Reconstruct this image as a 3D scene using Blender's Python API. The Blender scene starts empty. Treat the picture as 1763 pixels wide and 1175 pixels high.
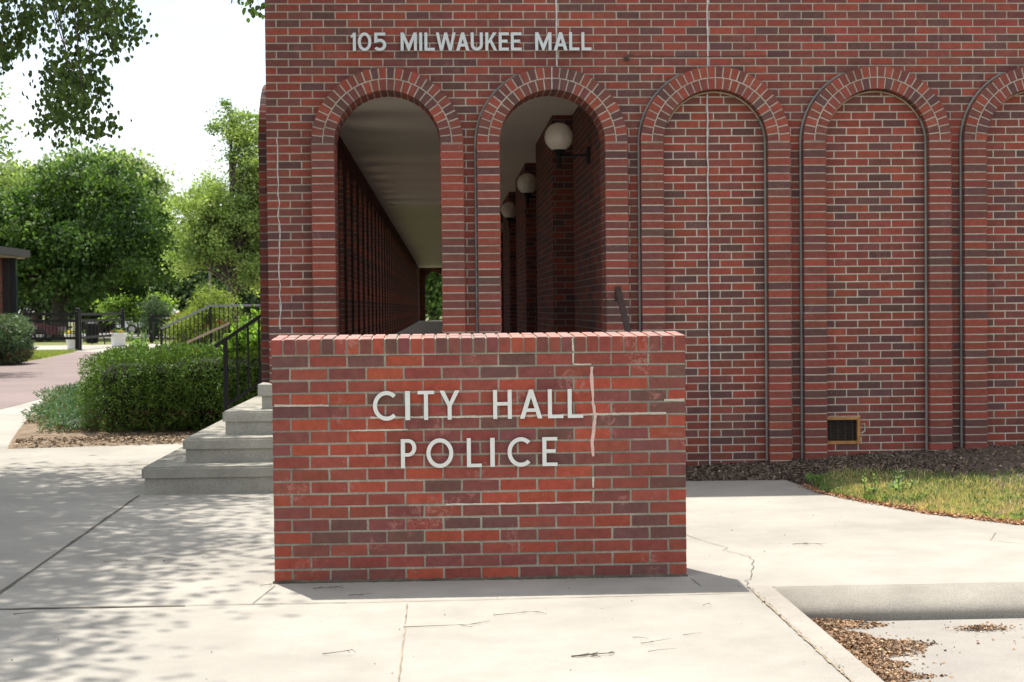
import bpy, bmesh, math, random
import numpy as np
from mathutils import Vector, Matrix

# ------------------------------------------------------------------ camera, sky, sun, exposure
SC = bpy.context.scene
COL = SC.collection
R = math.radians
random.seed(7)
RNG = np.random.default_rng(7)

cam_d = bpy.data.cameras.new("camera")
cam = bpy.data.objects.new("camera", cam_d)
COL.objects.link(cam)
SC.camera = cam
cam_d.sensor_width = 36.0
cam_d.lens = 53.09
cam_d.clip_start = 0.1
cam_d.clip_end = 3000
_r = Vector((0.99892039, -0.04536638, -0.00999735))
_u = Vector((0.01099471, 0.02178844, 0.99970215))
_f = Vector((0.04513504, 0.99873277, -0.02226371))
cam.matrix_world = Matrix(((_r.x, _u.x, -_f.x, 0), (_r.y, _u.y, -_f.y, 0), (_r.z, _u.z, -_f.z, 1.47), (0, 0, 0, 1)))
cam_d.dof.use_dof = True
cam_d.dof.focus_distance = 8.4
cam_d.dof.aperture_fstop = 8.0

SUN = Vector((-0.25, 0.48, 1.31)).normalized()      # towards the sun
sun_d = bpy.data.lights.new("sun", 'SUN')
sun_d.energy = 4.6
sun_d.angle = R(0.7)
sun_d.color = (1.0, 0.955, 0.88)
sun = bpy.data.objects.new("sun", sun_d)
COL.objects.link(sun)
sun.rotation_euler = (-SUN).to_track_quat('-Z', 'Y').to_euler()
sun.location = (-6, 10, 30)

W = bpy.data.worlds.new("World")
SC.world = W
W.use_nodes = True
nt = W.node_tree
nt.nodes.clear()
wo = nt.nodes.new("ShaderNodeOutputWorld")
bg = nt.nodes.new("ShaderNodeBackground")
sky = nt.nodes.new("ShaderNodeTexSky")
sky.sky_type = 'NISHITA'
sky.sun_disc = False
sky.sun_elevation = math.asin(SUN.z)
sky.sun_rotation = math.atan2(SUN.x, SUN.y)
sky.dust_density = 1.2
sky.air_density = 1.0
tc = nt.nodes.new("ShaderNodeTexCoord")
mp = nt.nodes.new("ShaderNodeMapping")
mp.inputs['Scale'].default_value = (1.2, 1.2, 5.0)
mp.inputs['Location'].default_value = (3.9, 0.0, 0.0)
nz = nt.nodes.new("ShaderNodeTexNoise")
nz.inputs['Scale'].default_value = 2.6
nz.inputs['Detail'].default_value = 6
nz.inputs['Roughness'].default_value = 0.55
cr = nt.nodes.new("ShaderNodeValToRGB")
cr.color_ramp.elements[0].position = 0.40
cr.color_ramp.elements[0].color = (0.30, 0.30, 0.30, 1)
cr.color_ramp.elements[1].position = 0.62
cr.color_ramp.elements[1].color = (0.85, 0.85, 0.85, 1)
mx = nt.nodes.new("ShaderNodeMix")
mx.data_type = 'RGBA'
mx.inputs['B'].default_value = (8.0, 8.1, 8.2, 1)        # thin bright cloud, in the sky's own units
L = nt.links.new
L(tc.outputs['Generated'], mp.inputs['Vector'])
L(mp.outputs['Vector'], nz.inputs['Vector'])
L(nz.outputs['Fac'], cr.inputs['Fac'])
L(cr.outputs['Color'], mx.inputs['Factor'])
L(sky.outputs['Color'], mx.inputs['A'])
L(mx.outputs['Result'], bg.inputs['Color'])
L(bg.outputs['Background'], wo.inputs['Surface'])
bg.inputs['Strength'].default_value = 0.125
SC.view_settings.view_transform = 'Standard'
SC.view_settings.look = 'None'
SC.view_settings.exposure = 0.65
SC.view_settings.gamma = 1
SC.render.engine = 'CYCLES'
SC.cycles.max_bounces = 8
SC.cycles.diffuse_bounces = 7
SC.cycles.transparent_max_bounces = 8
SC.cycles.sample_clamp_indirect = 8
SC.cycles.use_denoising = True

# ------------------------------------------------------------------ mesh helpers
class MB:
    def __init__(s):
        s.v = []; s.f = []; s.c = []
    def add(s, vs, fs, col=(1, 1, 1)):
        n = len(s.v)
        s.v.extend(vs)
        for f in fs:
            s.f.append(tuple(i + n for i in f)); s.c.append(col)
    def box(s, x0, x1, y0, y1, z0, z1, col=(1, 1, 1), b=0.0):
        if b <= 0:
            vs = [(x0, y0, z0), (x1, y0, z0), (x1, y1, z0), (x0, y1, z0), (x0, y0, z1), (x1, y0, z1), (x1, y1, z1), (x0, y1, z1)]
            s.add(vs, [(0, 3, 2, 1), (4, 5, 6, 7), (0, 1, 5, 4), (1, 2, 6, 5), (2, 3, 7, 6), (3, 0, 4, 7)], col)
        else:
            bm = bmesh.new()
            bmesh.ops.create_cube(bm, size=1)
            for v in bm.verts:
                v.co = Vector(((x0 + x1) / 2 + v.co.x * (x1 - x0), (y0 + y1) / 2 + v.co.y * (y1 - y0), (z0 + z1) / 2 + v.co.z * (z1 - z0)))
            bmesh.ops.bevel(bm, geom=bm.edges[:], offset=b, segments=3, affect='EDGES', profile=0.5)
            s.bm(bm, col)
    def bm(s, bm, col=(1, 1, 1)):
        bm.verts.ensure_lookup_table()
        bm.verts.index_update()
        s.add([tuple(v.co) for v in bm.verts], [tuple(v.index for v in f.verts) for f in bm.faces], col)
        bm.free()
    def prism(s, pts, axis, a0, a1, col=(1, 1, 1)):
        """polygon (ccw list of 2d) extruded along axis ('x','y','z')"""
        def P(p, a):
            return (a, p[0], p[1]) if axis == 'x' else ((p[0], a, p[1]) if axis == 'y' else (p[0], p[1], a))
        n = len(pts)
        vs = [P(p, a0) for p in pts] + [P(p, a1) for p in pts]
        fs = [tuple(range(n))[::-1], tuple(range(n, 2 * n))] + [(i, (i + 1) % n, n + (i + 1) % n, n + i) for i in range(n)]
        s.add(vs, fs, col)
    def tube(s, pts, rs, seg=7, col=(1, 1, 1), cap=True):
        pts = [Vector(p) for p in pts]
        if not hasattr(rs, '__len__'):
            rs = [rs] * len(pts)
        n0 = len(s.v)
        up = Vector((0.13, 0.21, 0.97))
        for i, p in enumerate(pts):
            t = (pts[min(i + 1, len(pts) - 1)] - pts[max(i - 1, 0)])
            t = t.normalized() if t.length > 0 else Vector((0, 0, 1))
            a = t.cross(up)
            a = a.normalized() if a.length > 1e-3 else Vector((1, 0, 0))
            b = t.cross(a)
            for k in range(seg):
                th = 2 * math.pi * k / seg
                s.v.append(tuple(p + (a * math.cos(th) + b * math.sin(th)) * rs[i]))
        for i in range(len(pts) - 1):
            for k in range(seg):
                k2 = (k + 1) % seg
                s.f.append((n0 + i * seg + k, n0 + i * seg + k2, n0 + (i + 1) * seg + k2, n0 + (i + 1) * seg + k)); s.c.append(col)
        if cap:
            s.f.append(tuple(n0 + k for k in range(seg))); s.c.append(col)
            s.f.append(tuple(n0 + (len(pts) - 1) * seg + k for k in reversed(range(seg)))); s.c.append(col)
    def lathe(s, prof, c=(0, 0, 0), seg=20, col=(1, 1, 1)):
        n0 = len(s.v)
        for r, z in prof:
            for k in range(seg):
                a = 2 * math.pi * k / seg
                s.v.append((c[0] + r * math.cos(a), c[1] + r * math.sin(a), c[2] + z))
        for i in range(len(prof) - 1):
            for k in range(seg):
                k2 = (k + 1) % seg
                s.f.append((n0 + i * seg + k, n0 + i * seg + k2, n0 + (i + 1) * seg + k2, n0 + (i + 1) * seg + k)); s.c.append(col)

def root_loc(o):
    while o.parent: o = o.parent
    return Vector(o.location)

def part(name, mb, mat, parent=None, smooth=False):
    off = root_loc(parent) if parent else Vector((0, 0, 0))
    me = bpy.data.meshes.new(name)
    me.from_pydata([(a - off.x, b - off.y, c - off.z) for a, b, c in mb.v], [], mb.f)
    ca = me.color_attributes.new("col", 'FLOAT_COLOR', 'CORNER')
    lens = [len(f) for f in mb.f]
    arr = np.ones((sum(lens), 4), np.float32)
    arr[:, :3] = np.repeat(np.array([c[:3] for c in mb.c], np.float32).reshape(-1, 3), lens, axis=0)
    ca.data.foreach_set("color", arr.ravel())
    me.materials.append(mat)
    if smooth:
        me.polygons.foreach_set("use_smooth", [True] * len(me.polygons))
    o = bpy.data.objects.new(name, me)
    COL.objects.link(o)
    if parent: o.parent = parent
    return o

def tag(o, label=None, cat=None, group=None, kind=None):
    if label: o["label"] = label
    if cat: o["category"] = cat
    if group: o["group"] = group
    if kind: o["kind"] = kind
    return o

def thing(name, label, cat, loc=(0, 0, 0), group=None):
    o = bpy.data.objects.new(name, None)
    o.location = loc
    o.empty_display_size = 0.2
    COL.objects.link(o)
    return tag(o, label, cat, group)

def structure(name, mb, mat, label=None, cat=None, smooth=False):
    o = part(name, mb, mat, None, smooth)
    return tag(o, label, cat, None, 'structure')

def copy_tree(o, loc=None, parent=None):
    c = o.copy()
    COL.objects.link(c)
    c.parent = parent
    if loc is not None: c.location = loc
    for ch in [x for x in bpy.data.objects if x.parent == o and x != c]:
        copy_tree(ch, None, c)
    return c

# ------------------------------------------------------------------ materials
def newmat(name):
    m = bpy.data.materials.new(name)
    m.use_nodes = True
    n = m.node_tree.nodes
    return m, m.node_tree, n["Principled BSDF"]

def N(t, kind, **kw):
    n = t.nodes.new(kind)
    for k, v in kw.items():
        if k in n.inputs: n.inputs[k].default_value = v
        else: setattr(n, k, v)
    return n

def mathn(t, op, a, b=None, c=None):
    n = t.nodes.new("ShaderNodeMath"); n.operation = op
    for i, x in enumerate((a, b, c)):
        if x is None: continue
        if isinstance(x, (int, float)): n.inputs[i].default_value = x
        else: t.links.new(x, n.inputs[i])
    return n.outputs[0]

def mixc(t, fac, a, b, mode='MIX'):
    n = t.nodes.new("ShaderNodeMix"); n.data_type = 'RGBA'; n.blend_type = mode
    for key, x in (('Factor', fac), ('A', a), ('B', b)):
        if isinstance(x, (int, float)): n.inputs[key].default_value = x
        elif isinstance(x, tuple): n.inputs[key].default_value = (*x, 1) if len(x) == 3 else x
        else: t.links.new(x, n.inputs[key])
    return n.outputs['Result']

def noise(t, scale, detail=4, rough=0.55, vec=None, sc=None):
    n = N(t, "ShaderNodeTexNoise", Scale=scale, Detail=detail, Roughness=rough)
    if vec is None:
        vec = t.nodes.new("ShaderNodeNewGeometry").outputs['Position']
    if sc:
        m = N(t, "ShaderNodeMapping"); m.inputs['Scale'].default_value = sc
        t.links.new(vec, m.inputs['Vector']); vec = m.outputs['Vector']
    t.links.new(vec, n.inputs['Vector'])
    return n.outputs['Fac']

def ramp(t, fac, stops, interp='LINEAR'):
    n = t.nodes.new("ShaderNodeValToRGB")
    n.color_ramp.interpolation = interp
    e = n.color_ramp.elements
    while len(e) < len(stops): e.new(0.5)
    for i, (p, c) in enumerate(stops):
        e[i].position = p
        e[i].color = (*c, 1) if isinstance(c, tuple) else (c, c, c, 1)
    t.links.new(fac, n.inputs['Fac'])
    return n.outputs['Color']

def bump(t, bsdf, h, strength=0.3, dist=0.01):
    b = N(t, "ShaderNodeBump", Strength=strength, Distance=dist)
    t.links.new(h, b.inputs['Height'])
    t.links.new(b.outputs['Normal'], bsdf.inputs['Normal'])

def simple(name, col, rough=0.6, metal=0.0, var=0.15, vscale=8, bs=0.0, bscale=60, spec=0.5):
    m, t, b = newmat(name)
    f = noise(t, vscale, 5)
    c = ramp(t, f, [(0.3, tuple(x * (1 - var) for x in col)), (0.7, tuple(min(1, x * (1 + var)) for x in col))])
    t.links.new(c, b.inputs['Base Color'])
    b.inputs['Roughness'].default_value = rough
    b.inputs['Metallic'].default_value = metal
    b.inputs['Specular IOR Level'].default_value = spec
    if bs: bump(t, b, noise(t, bscale, 4), bs, 0.005)
    return m

def attr_mat(name, rough=0.85, var=0.2, scales=(30, 220), bs=0.35, streak=False, spec=0.35):
    """colour of each brick or chip comes from its mesh; wear and grain are added here"""
    m, t, b = newmat(name)
    a = N(t, "ShaderNodeAttribute", attribute_name="col").outputs['Color']
    n1 = noise(t, scales[0], 5, 0.6)
    n2 = noise(t, scales[1], 3, 0.6, sc=(1, 1, 0.35) if streak else None)
    s1 = ramp(t, n1, [(0.3, 1 - var), (0.7, 1 + var)])
    c = mixc(t, 1.0, a, s1, 'MULTIPLY')
    s2 = ramp(t, n2, [(0.3, 1 - var * 0.7), (0.7, 1 + var * 0.7)])
    c = mixc(t, 1.0, c, s2, 'MULTIPLY')
    t.links.new(c, b.inputs['Base Color'])
    b.inputs['Roughness'].default_value = rough
    b.inputs['Specular IOR Level'].default_value = spec
    bump(t, b, n2, bs, 0.004)
    return m

M = {}
def brick_mat(name, blotch):
    m, t, b = newmat(name)
    a = N(t, "ShaderNodeAttribute", attribute_name="col").outputs['Color']
    n1 = noise(t, 22, 5, 0.6)
    n2 = noise(t, 260, 3, 0.6, sc=(1, 1, 0.3))
    c = mixc(t, 1.0, a, ramp(t, n1, [(0.3, 0.82), (0.7, 1.15)]), 'MULTIPLY')
    c = mixc(t, 1.0, c, ramp(t, n2, [(0.3, 0.84), (0.7, 1.14)]), 'MULTIPLY')
    # soot and pale efflorescence in irregular patches
    n3 = noise(t, 2.3, 6, 0.65)
    c = mixc(t, ramp(t, n3, [(0.56, 0.0), (0.75, 0.45 * blotch)]), c, (0.10, 0.085, 0.08))
    n4 = noise(t, 38.0, 6, 0.7)
    n6 = noise(t, 4.2, 2, 0.5)
    scuff = mixc(t, 1.0, ramp(t, n4, [(0.49, 0.0), (0.56, 0.75 * blotch)]), ramp(t, n6, [(0.60, 0.0), (0.66, 1.0)]), 'MULTIPLY')
    c = mixc(t, scuff, c, (0.36, 0.155, 0.125))
    n5 = noise(t, 90, 2, 0.5)
    c = mixc(t, ramp(t, n5, [(0.74, 0.0), (0.79, 0.6)]), c, (0.45, 0.36, 0.32))
    t.links.new(c, b.inputs['Base Color'])
    b.inputs['Roughness'].default_value = 0.8
    b.inputs['Specular IOR Level'].default_value = 0.35
    bump(t, b, n2, 0.4, 0.004)
    return m
M['brick'] = brick_mat('fired_brick', 1.0)
M['brick_wall'] = brick_mat('wall_brick', 0.3)
def mortar_mat(name, c0, c1):
    m, t, b = newmat(name)
    f = noise(t, 3.5, 6, 0.65)
    g = noise(t, 130, 3)
    c = ramp(t, f, [(0.32, c0), (0.62, c1)])
    c = mixc(t, 1.0, c, ramp(t, g, [(0.3, 0.75), (0.7, 1.15)]), 'MULTIPLY')
    t.links.new(c, b.inputs['Base Color'])
    b.inputs['Roughness'].default_value = 0.95
    bump(t, b, g, 0.5, 0.004)
    return m
M['mortar'] = mortar_mat('mortar', (0.34, 0.30, 0.245), (0.52, 0.465, 0.385))
M['mortar_sign'] = mortar_mat('mortar_weathered', (0.20, 0.185, 0.145), (0.38, 0.345, 0.27))
M['mortar_pale'] = mortar_mat('mortar_pale', (0.45, 0.405, 0.325), (0.60, 0.55, 0.46))

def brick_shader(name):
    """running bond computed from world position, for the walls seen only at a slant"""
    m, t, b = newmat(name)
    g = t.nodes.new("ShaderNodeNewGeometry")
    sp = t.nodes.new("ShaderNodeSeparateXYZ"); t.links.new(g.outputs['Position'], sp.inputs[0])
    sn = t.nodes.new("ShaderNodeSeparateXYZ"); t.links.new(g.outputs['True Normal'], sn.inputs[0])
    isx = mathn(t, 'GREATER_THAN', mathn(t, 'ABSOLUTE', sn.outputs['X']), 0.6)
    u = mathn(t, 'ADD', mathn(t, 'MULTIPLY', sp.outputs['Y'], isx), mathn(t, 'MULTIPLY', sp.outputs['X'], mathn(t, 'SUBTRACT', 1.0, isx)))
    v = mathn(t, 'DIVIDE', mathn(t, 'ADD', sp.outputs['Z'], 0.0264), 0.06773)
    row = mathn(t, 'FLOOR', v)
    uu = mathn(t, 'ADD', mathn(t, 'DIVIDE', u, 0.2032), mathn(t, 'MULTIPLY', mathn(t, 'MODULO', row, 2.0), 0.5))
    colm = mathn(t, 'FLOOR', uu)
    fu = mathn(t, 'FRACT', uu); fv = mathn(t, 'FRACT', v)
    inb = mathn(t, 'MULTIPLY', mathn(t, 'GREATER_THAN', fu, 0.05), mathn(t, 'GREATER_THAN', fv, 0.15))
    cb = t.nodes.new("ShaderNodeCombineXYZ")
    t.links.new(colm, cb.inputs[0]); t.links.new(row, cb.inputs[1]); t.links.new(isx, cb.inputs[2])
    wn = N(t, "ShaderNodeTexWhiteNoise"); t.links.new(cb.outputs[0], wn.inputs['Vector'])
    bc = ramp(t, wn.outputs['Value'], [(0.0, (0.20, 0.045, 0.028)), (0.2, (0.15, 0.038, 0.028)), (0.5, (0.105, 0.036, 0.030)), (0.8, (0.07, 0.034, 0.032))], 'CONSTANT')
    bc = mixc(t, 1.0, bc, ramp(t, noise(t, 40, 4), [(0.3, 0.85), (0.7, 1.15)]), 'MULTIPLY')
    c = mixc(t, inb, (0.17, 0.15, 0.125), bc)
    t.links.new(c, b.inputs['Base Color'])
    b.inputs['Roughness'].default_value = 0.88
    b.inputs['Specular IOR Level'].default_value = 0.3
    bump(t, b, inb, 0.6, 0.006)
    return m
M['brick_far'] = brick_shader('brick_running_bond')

def concrete(name, base, stain=0.5, speck=0.25):
    m, t, b = newmat(name)
    f1 = noise(t, 0.5, 7, 0.62)
    f2 = noise(t, 3.5, 6, 0.65)
    f3 = noise(t, 170, 3, 0.7)
    f4 = noise(t, 60, 4, 0.7)
    dark = tuple(x * (1 - 0.30 * stain) for x in base)
    lite = tuple(min(0.95, x * (1 + 0.10 * stain)) for x in base)
    c = ramp(t, f1, [(0.3, dark), (0.65, lite)])
    c = mixc(t, 1.0, c, ramp(t, f2, [(0.3, 1 - 0.13 * stain), (0.7, 1.05)]), 'MULTIPLY')
    c = mixc(t, 1.0, c, ramp(t, f3, [(0.30, 1 - speck), (0.62, 1 + speck * 0.5)]), 'MULTIPLY')
    c = mixc(t, ramp(t, f4, [(0.68, 0.0), (0.76, 0.35)]), c, tuple(x * 0.45 for x in base))
    f5 = noise(t, 1.3, 8, 0.7)
    c = mixc(t, ramp(t, f5, [(0.60, 0.0), (0.80, 0.30 * stain)]), c, (base[0] * 0.95, base[1] * 0.78, base[2] * 0.58))
    t.links.new(c, b.inputs['Base Color'])
    b.inputs['Roughness'].default_value = 0.92
    b.inputs['Specular IOR Level'].default_value = 0.25
    bump(t, b, f3, 0.35, 0.003)
    return m
M['walk'] = concrete('walk_concrete', (0.366, 0.341, 0.296), 0.8, 0.2)
M['step'] = concrete('step_concrete', (0.34, 0.322, 0.272), 1.7, 0.42)
M['curb'] = concrete('curb_concrete', (0.37, 0.338, 0.29), 0.8, 0.24)
M['gutter'] = concrete('curb_face_concrete', (0.372, 0.342, 0.292), 1.2, 0.34)
M['street'] = concrete('street_concrete', (0.295, 0.272, 0.24), 0.7, 0.18)
M['paver'] = concrete('pink_paving', (0.225, 0.175, 0.162), 0.5, 0.2)
M['floorc'] = concrete('floor_concrete', (0.46, 0.43, 0.38), 0.5, 0.1)
M['joint'] = simple('joint_filler', (0.10, 0.085, 0.06), 0.95, var=0.5, vscale=6)
M['joint_tan'] = simple('joint_sand', (0.28, 0.23, 0.16), 0.95, var=0.4, vscale=9)
M['crack'] = simple('crack_dark', (0.12, 0.10, 0.08), 0.95, var=0.5, vscale=30)
M['letter'] = simple('brushed_aluminium', (0.64, 0.65, 0.61), 0.42, 0.25, var=0.05, vscale=20)
M['letter2'] = simple('grey_painted_metal', (0.56, 0.60, 0.60), 0.5, 0.15, var=0.06, vscale=15)
M['black_metal'] = simple('black_painted_steel', (0.012, 0.012, 0.013), 0.6, 0.0, var=0.3, bs=0.1, spec=0.25)
M['brown_metal'] = simple('brown_painted_steel', (0.045, 0.026, 0.022), 0.5, 0.0, var=0.3, bs=0.1)
M['grey_metal'] = simple('grey_steel_rail', (0.22, 0.23, 0.24), 0.4, 0.5, var=0.15)
M['bead'] = simple('grey_sealant', (0.20, 0.20, 0.18), 0.6, var=0.25, vscale=5)
M['bead_tan'] = simple('tan_sealant', (0.36, 0.29, 0.19), 0.7, var=0.2, vscale=6)
M['caulk'] = simple('white_caulk', (0.50, 0.49, 0.47), 0.8, var=0.2, vscale=25, bs=0.5, bscale=70)
M['caulk_pink'] = simple('pink_caulk', (0.62, 0.42, 0.36), 0.75, var=0.1, vscale=25, bs=0.5, bscale=80)
M['ceiling'] = simple('painted_ceiling', (0.80, 0.75, 0.66), 0.8, var=0.05, vscale=0.6)
M['globe'] = simple('opal_glass', (0.74, 0.69, 0.60), 0.22, var=0.05)
M['wood'] = simple('pine_frame', (0.42, 0.20, 0.06), 0.7, var=0.35, vscale=14)
M['plastic'] = simple('white_planter_plastic', (0.72, 0.72, 0.70), 0.5, var=0.04)
M['dark_int'] = simple('dark_interior', (0.03, 0.027, 0.024), 0.95, var=0.4)
M['bark'] = simple('bark', (0.085, 0.066, 0.05), 0.95, var=0.4, vscale=9, bs=0.6, bscale=25)
M['twig'] = simple('dry_twig', (0.085, 0.065, 0.05), 0.9, var=0.4, vscale=60)
M['roof'] = simple('roof_metal', (0.035, 0.03, 0.028), 0.6, var=0.2)
M['tan'] = simple('tan_soffit', (0.40, 0.33, 0.25), 0.8, var=0.1)
M['whitepaint'] = simple('white_car_paint', (0.75, 0.76, 0.77), 0.2, var=0.02)
M['redpaint'] = simple('red_car_paint', (0.50, 0.03, 0.04), 0.2, var=0.02)
M['maroonpaint'] = simple('maroon_car_paint', (0.09, 0.022, 0.035), 0.2, var=0.02)
M['silverpaint'] = simple('silver_car_paint', (0.45, 0.46, 0.47), 0.25, 0.3, var=0.02)
M['glass'] = simple('dark_glass', (0.03, 0.04, 0.045), 0.06, var=0.1)
M['tyre'] = simple('tyre_rubber', (0.02, 0.02, 0.02), 0.85, var=0.1)
M['rim'] = simple('wheel_rim', (0.45, 0.45, 0.46), 0.3, 0.7, var=0.05)
M['chips'] = attr_mat('wood_chips', 0.95, 0.25, (15, 150), 0.3)

def ground_mat(name, stops, scale=6, bs=0.6, bscale=40, rough=0.97):
    m, t, b = newmat(name)
    f = noise(t, scale, 8, 0.7)
    c = ramp(t, f, stops)
    g = noise(t, bscale, 5, 0.7)
    c = mixc(t, 1.0, c, ramp(t, g, [(0.3, 0.6), (0.7, 1.35)]), 'MULTIPLY')
    t.links.new(c, b.inputs['Base Color'])
    b.inputs['Roughness'].default_value = rough
    b.inputs['Specular IOR Level'].default_value = 0.125
    bump(t, b, g, bs, 0.02)
    return m
M['mulch'] = ground_mat('mulch_soil', [(0.3, (0.075, 0.055, 0.042)), (0.7, (0.17, 0.13, 0.10))], 5)
M['mulch_dry'] = ground_mat('dry_mulch', [(0.3, (0.13, 0.095, 0.065)), (0.7, (0.30, 0.225, 0.155))], 5)
M['lawn'] = ground_mat('lawn_turf', [(0.3, (0.10, 0.13, 0.035)), (0.7, (0.22, 0.22, 0.08))], 1.2)
M['earth'] = ground_mat('earth', [(0.3, (0.10, 0.12, 0.05)), (0.7, (0.18, 0.17, 0.09))], 0.2)
M['asphalt'] = ground_mat('parking_asphalt', [(0.3, (0.20, 0.195, 0.185)), (0.7, (0.27, 0.26, 0.25))], 0.6, 0.2)

def leaf_mat(name, trans=0.35, rough=0.55):
    m, t, b = newmat(name)
    t.nodes.remove(b)
    a = N(t, "ShaderNodeAttribute", attribute_name="col").outputs['Color']
    d = N(t, "ShaderNodeBsdfPrincipled"); d.inputs['Roughness'].default_value = rough
    d.inputs['Specular IOR Level'].default_value = 0.35
    tr = N(t, "ShaderNodeBsdfTranslucent")
    t.links.new(a, d.inputs['Base Color'])
    tcol = mixc(t, 1.0, a, (1.5, 1.6, 0.7), 'MULTIPLY')
    t.links.new(tcol, tr.inputs['Color'])
    mixs = N(t, "ShaderNodeMixShader"); mixs.inputs[0].default_value = trans
    t.links.new(d.outputs[0], mixs.inputs[1]); t.links.new(tr.outputs[0], mixs.inputs[2])
    t.links.new(mixs.outputs[0], t.nodes["Material Output"].inputs['Surface'])
    return m
M['leaf'] = leaf_mat('green_leaf', 0.38)
M['needle'] = leaf_mat('conifer_needle', 0.2, 0.6)
M['petal'] = leaf_mat('petal', 0.3, 0.6)

# ------------------------------------------------------------------ foliage
LEAF_SHAPES = {
    'quad': np.array([(0, -0.5), (0.32, 0), (0, 0.5), (-0.32, 0)]),
    'heart': np.array([(0, -0.52), (0.30, -0.22), (0.40, 0.12), (0.20, 0.42), (-0.20, 0.42), (-0.40, 0.12), (-0.30, -0.22)]),
    'needle': np.array([(0, -0.5), (0.10, 0.0), (0, 0.5), (-0.10, 0.0)]),
    'blade': np.array([(0.06, -0.5), (0.03, 0.2), (0.0, 0.5), (-0.06, -0.5)]),
}
def leaves(name, pos, size, cols, mat, parent=None, shape='quad', up=None, tilt=1.0, kind=None, curl=0.0):
    """one mesh of leaf-sized faces; pos Nx3, size N, cols Nx3; up Nx3 = long axis direction"""
    n = len(pos)
    if up is None:
        up = RNG.normal(size=(n, 3))
    up = up / np.linalg.norm(up, axis=1, keepdims=True)
    rnd = RNG.normal(size=(n, 3)) * tilt + np.array([0, 0, 0.6])
    side = np.cross(up, rnd); side /= (np.linalg.norm(side, axis=1, keepdims=True) + 1e-9)
    sh = LEAF_SHAPES[shape]; k = len(sh)
    nor = np.cross(side, up)
    V = pos[:, None, :] + size[:, None, None] * (side[:, None, :] * sh[None, :, 0, None] + up[:, None, :] * sh[None, :, 1, None])
    if curl:
        V = V + nor[:, None, :] * (size[:, None, None] * curl * (np.abs(sh[None, :, 0, None]) * 1.2 - sh[None, :, 1, None] ** 2))
    V = V.reshape(-1, 3)
    off = root_loc(parent) if parent else Vector((0, 0, 0))
    V = V - np.array(off)
    me = bpy.data.meshes.new(name)
    me.vertices.add(n * k); me.vertices.foreach_set("co", V.astype(np.float32).ravel())
    me.loops.add(n * k); me.loops.foreach_set("vertex_index", np.arange(n * k, dtype=np.int32))
    me.polygons.add(n); me.polygons.foreach_set("loop_start", np.arange(0, n * k, k, dtype=np.int32))
    me.update(calc_edges=True)
    ca = me.color_attributes.new("col", 'FLOAT_COLOR', 'CORNER')
    arr = np.ones((n, k, 4), np.float32); arr[:, :, :3] = cols[:, None, :]
    ca.data.foreach_set("color", arr.ravel())
    me.materials.append(mat)
    o = bpy.data.objects.new(name, me); COL.objects.link(o)
    if parent: o.parent = parent
    if kind: o["kind"] = kind
    return o

def colmix(n, a, b, spread=0.2):
    t = RNG.random((n, 1)); c = np.array(a) * (1 - t) + np.array(b) * t
    return np.clip(c * (1 + RNG.normal(size=(n, 1)) * spread), 0.004, 0.9)

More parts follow.
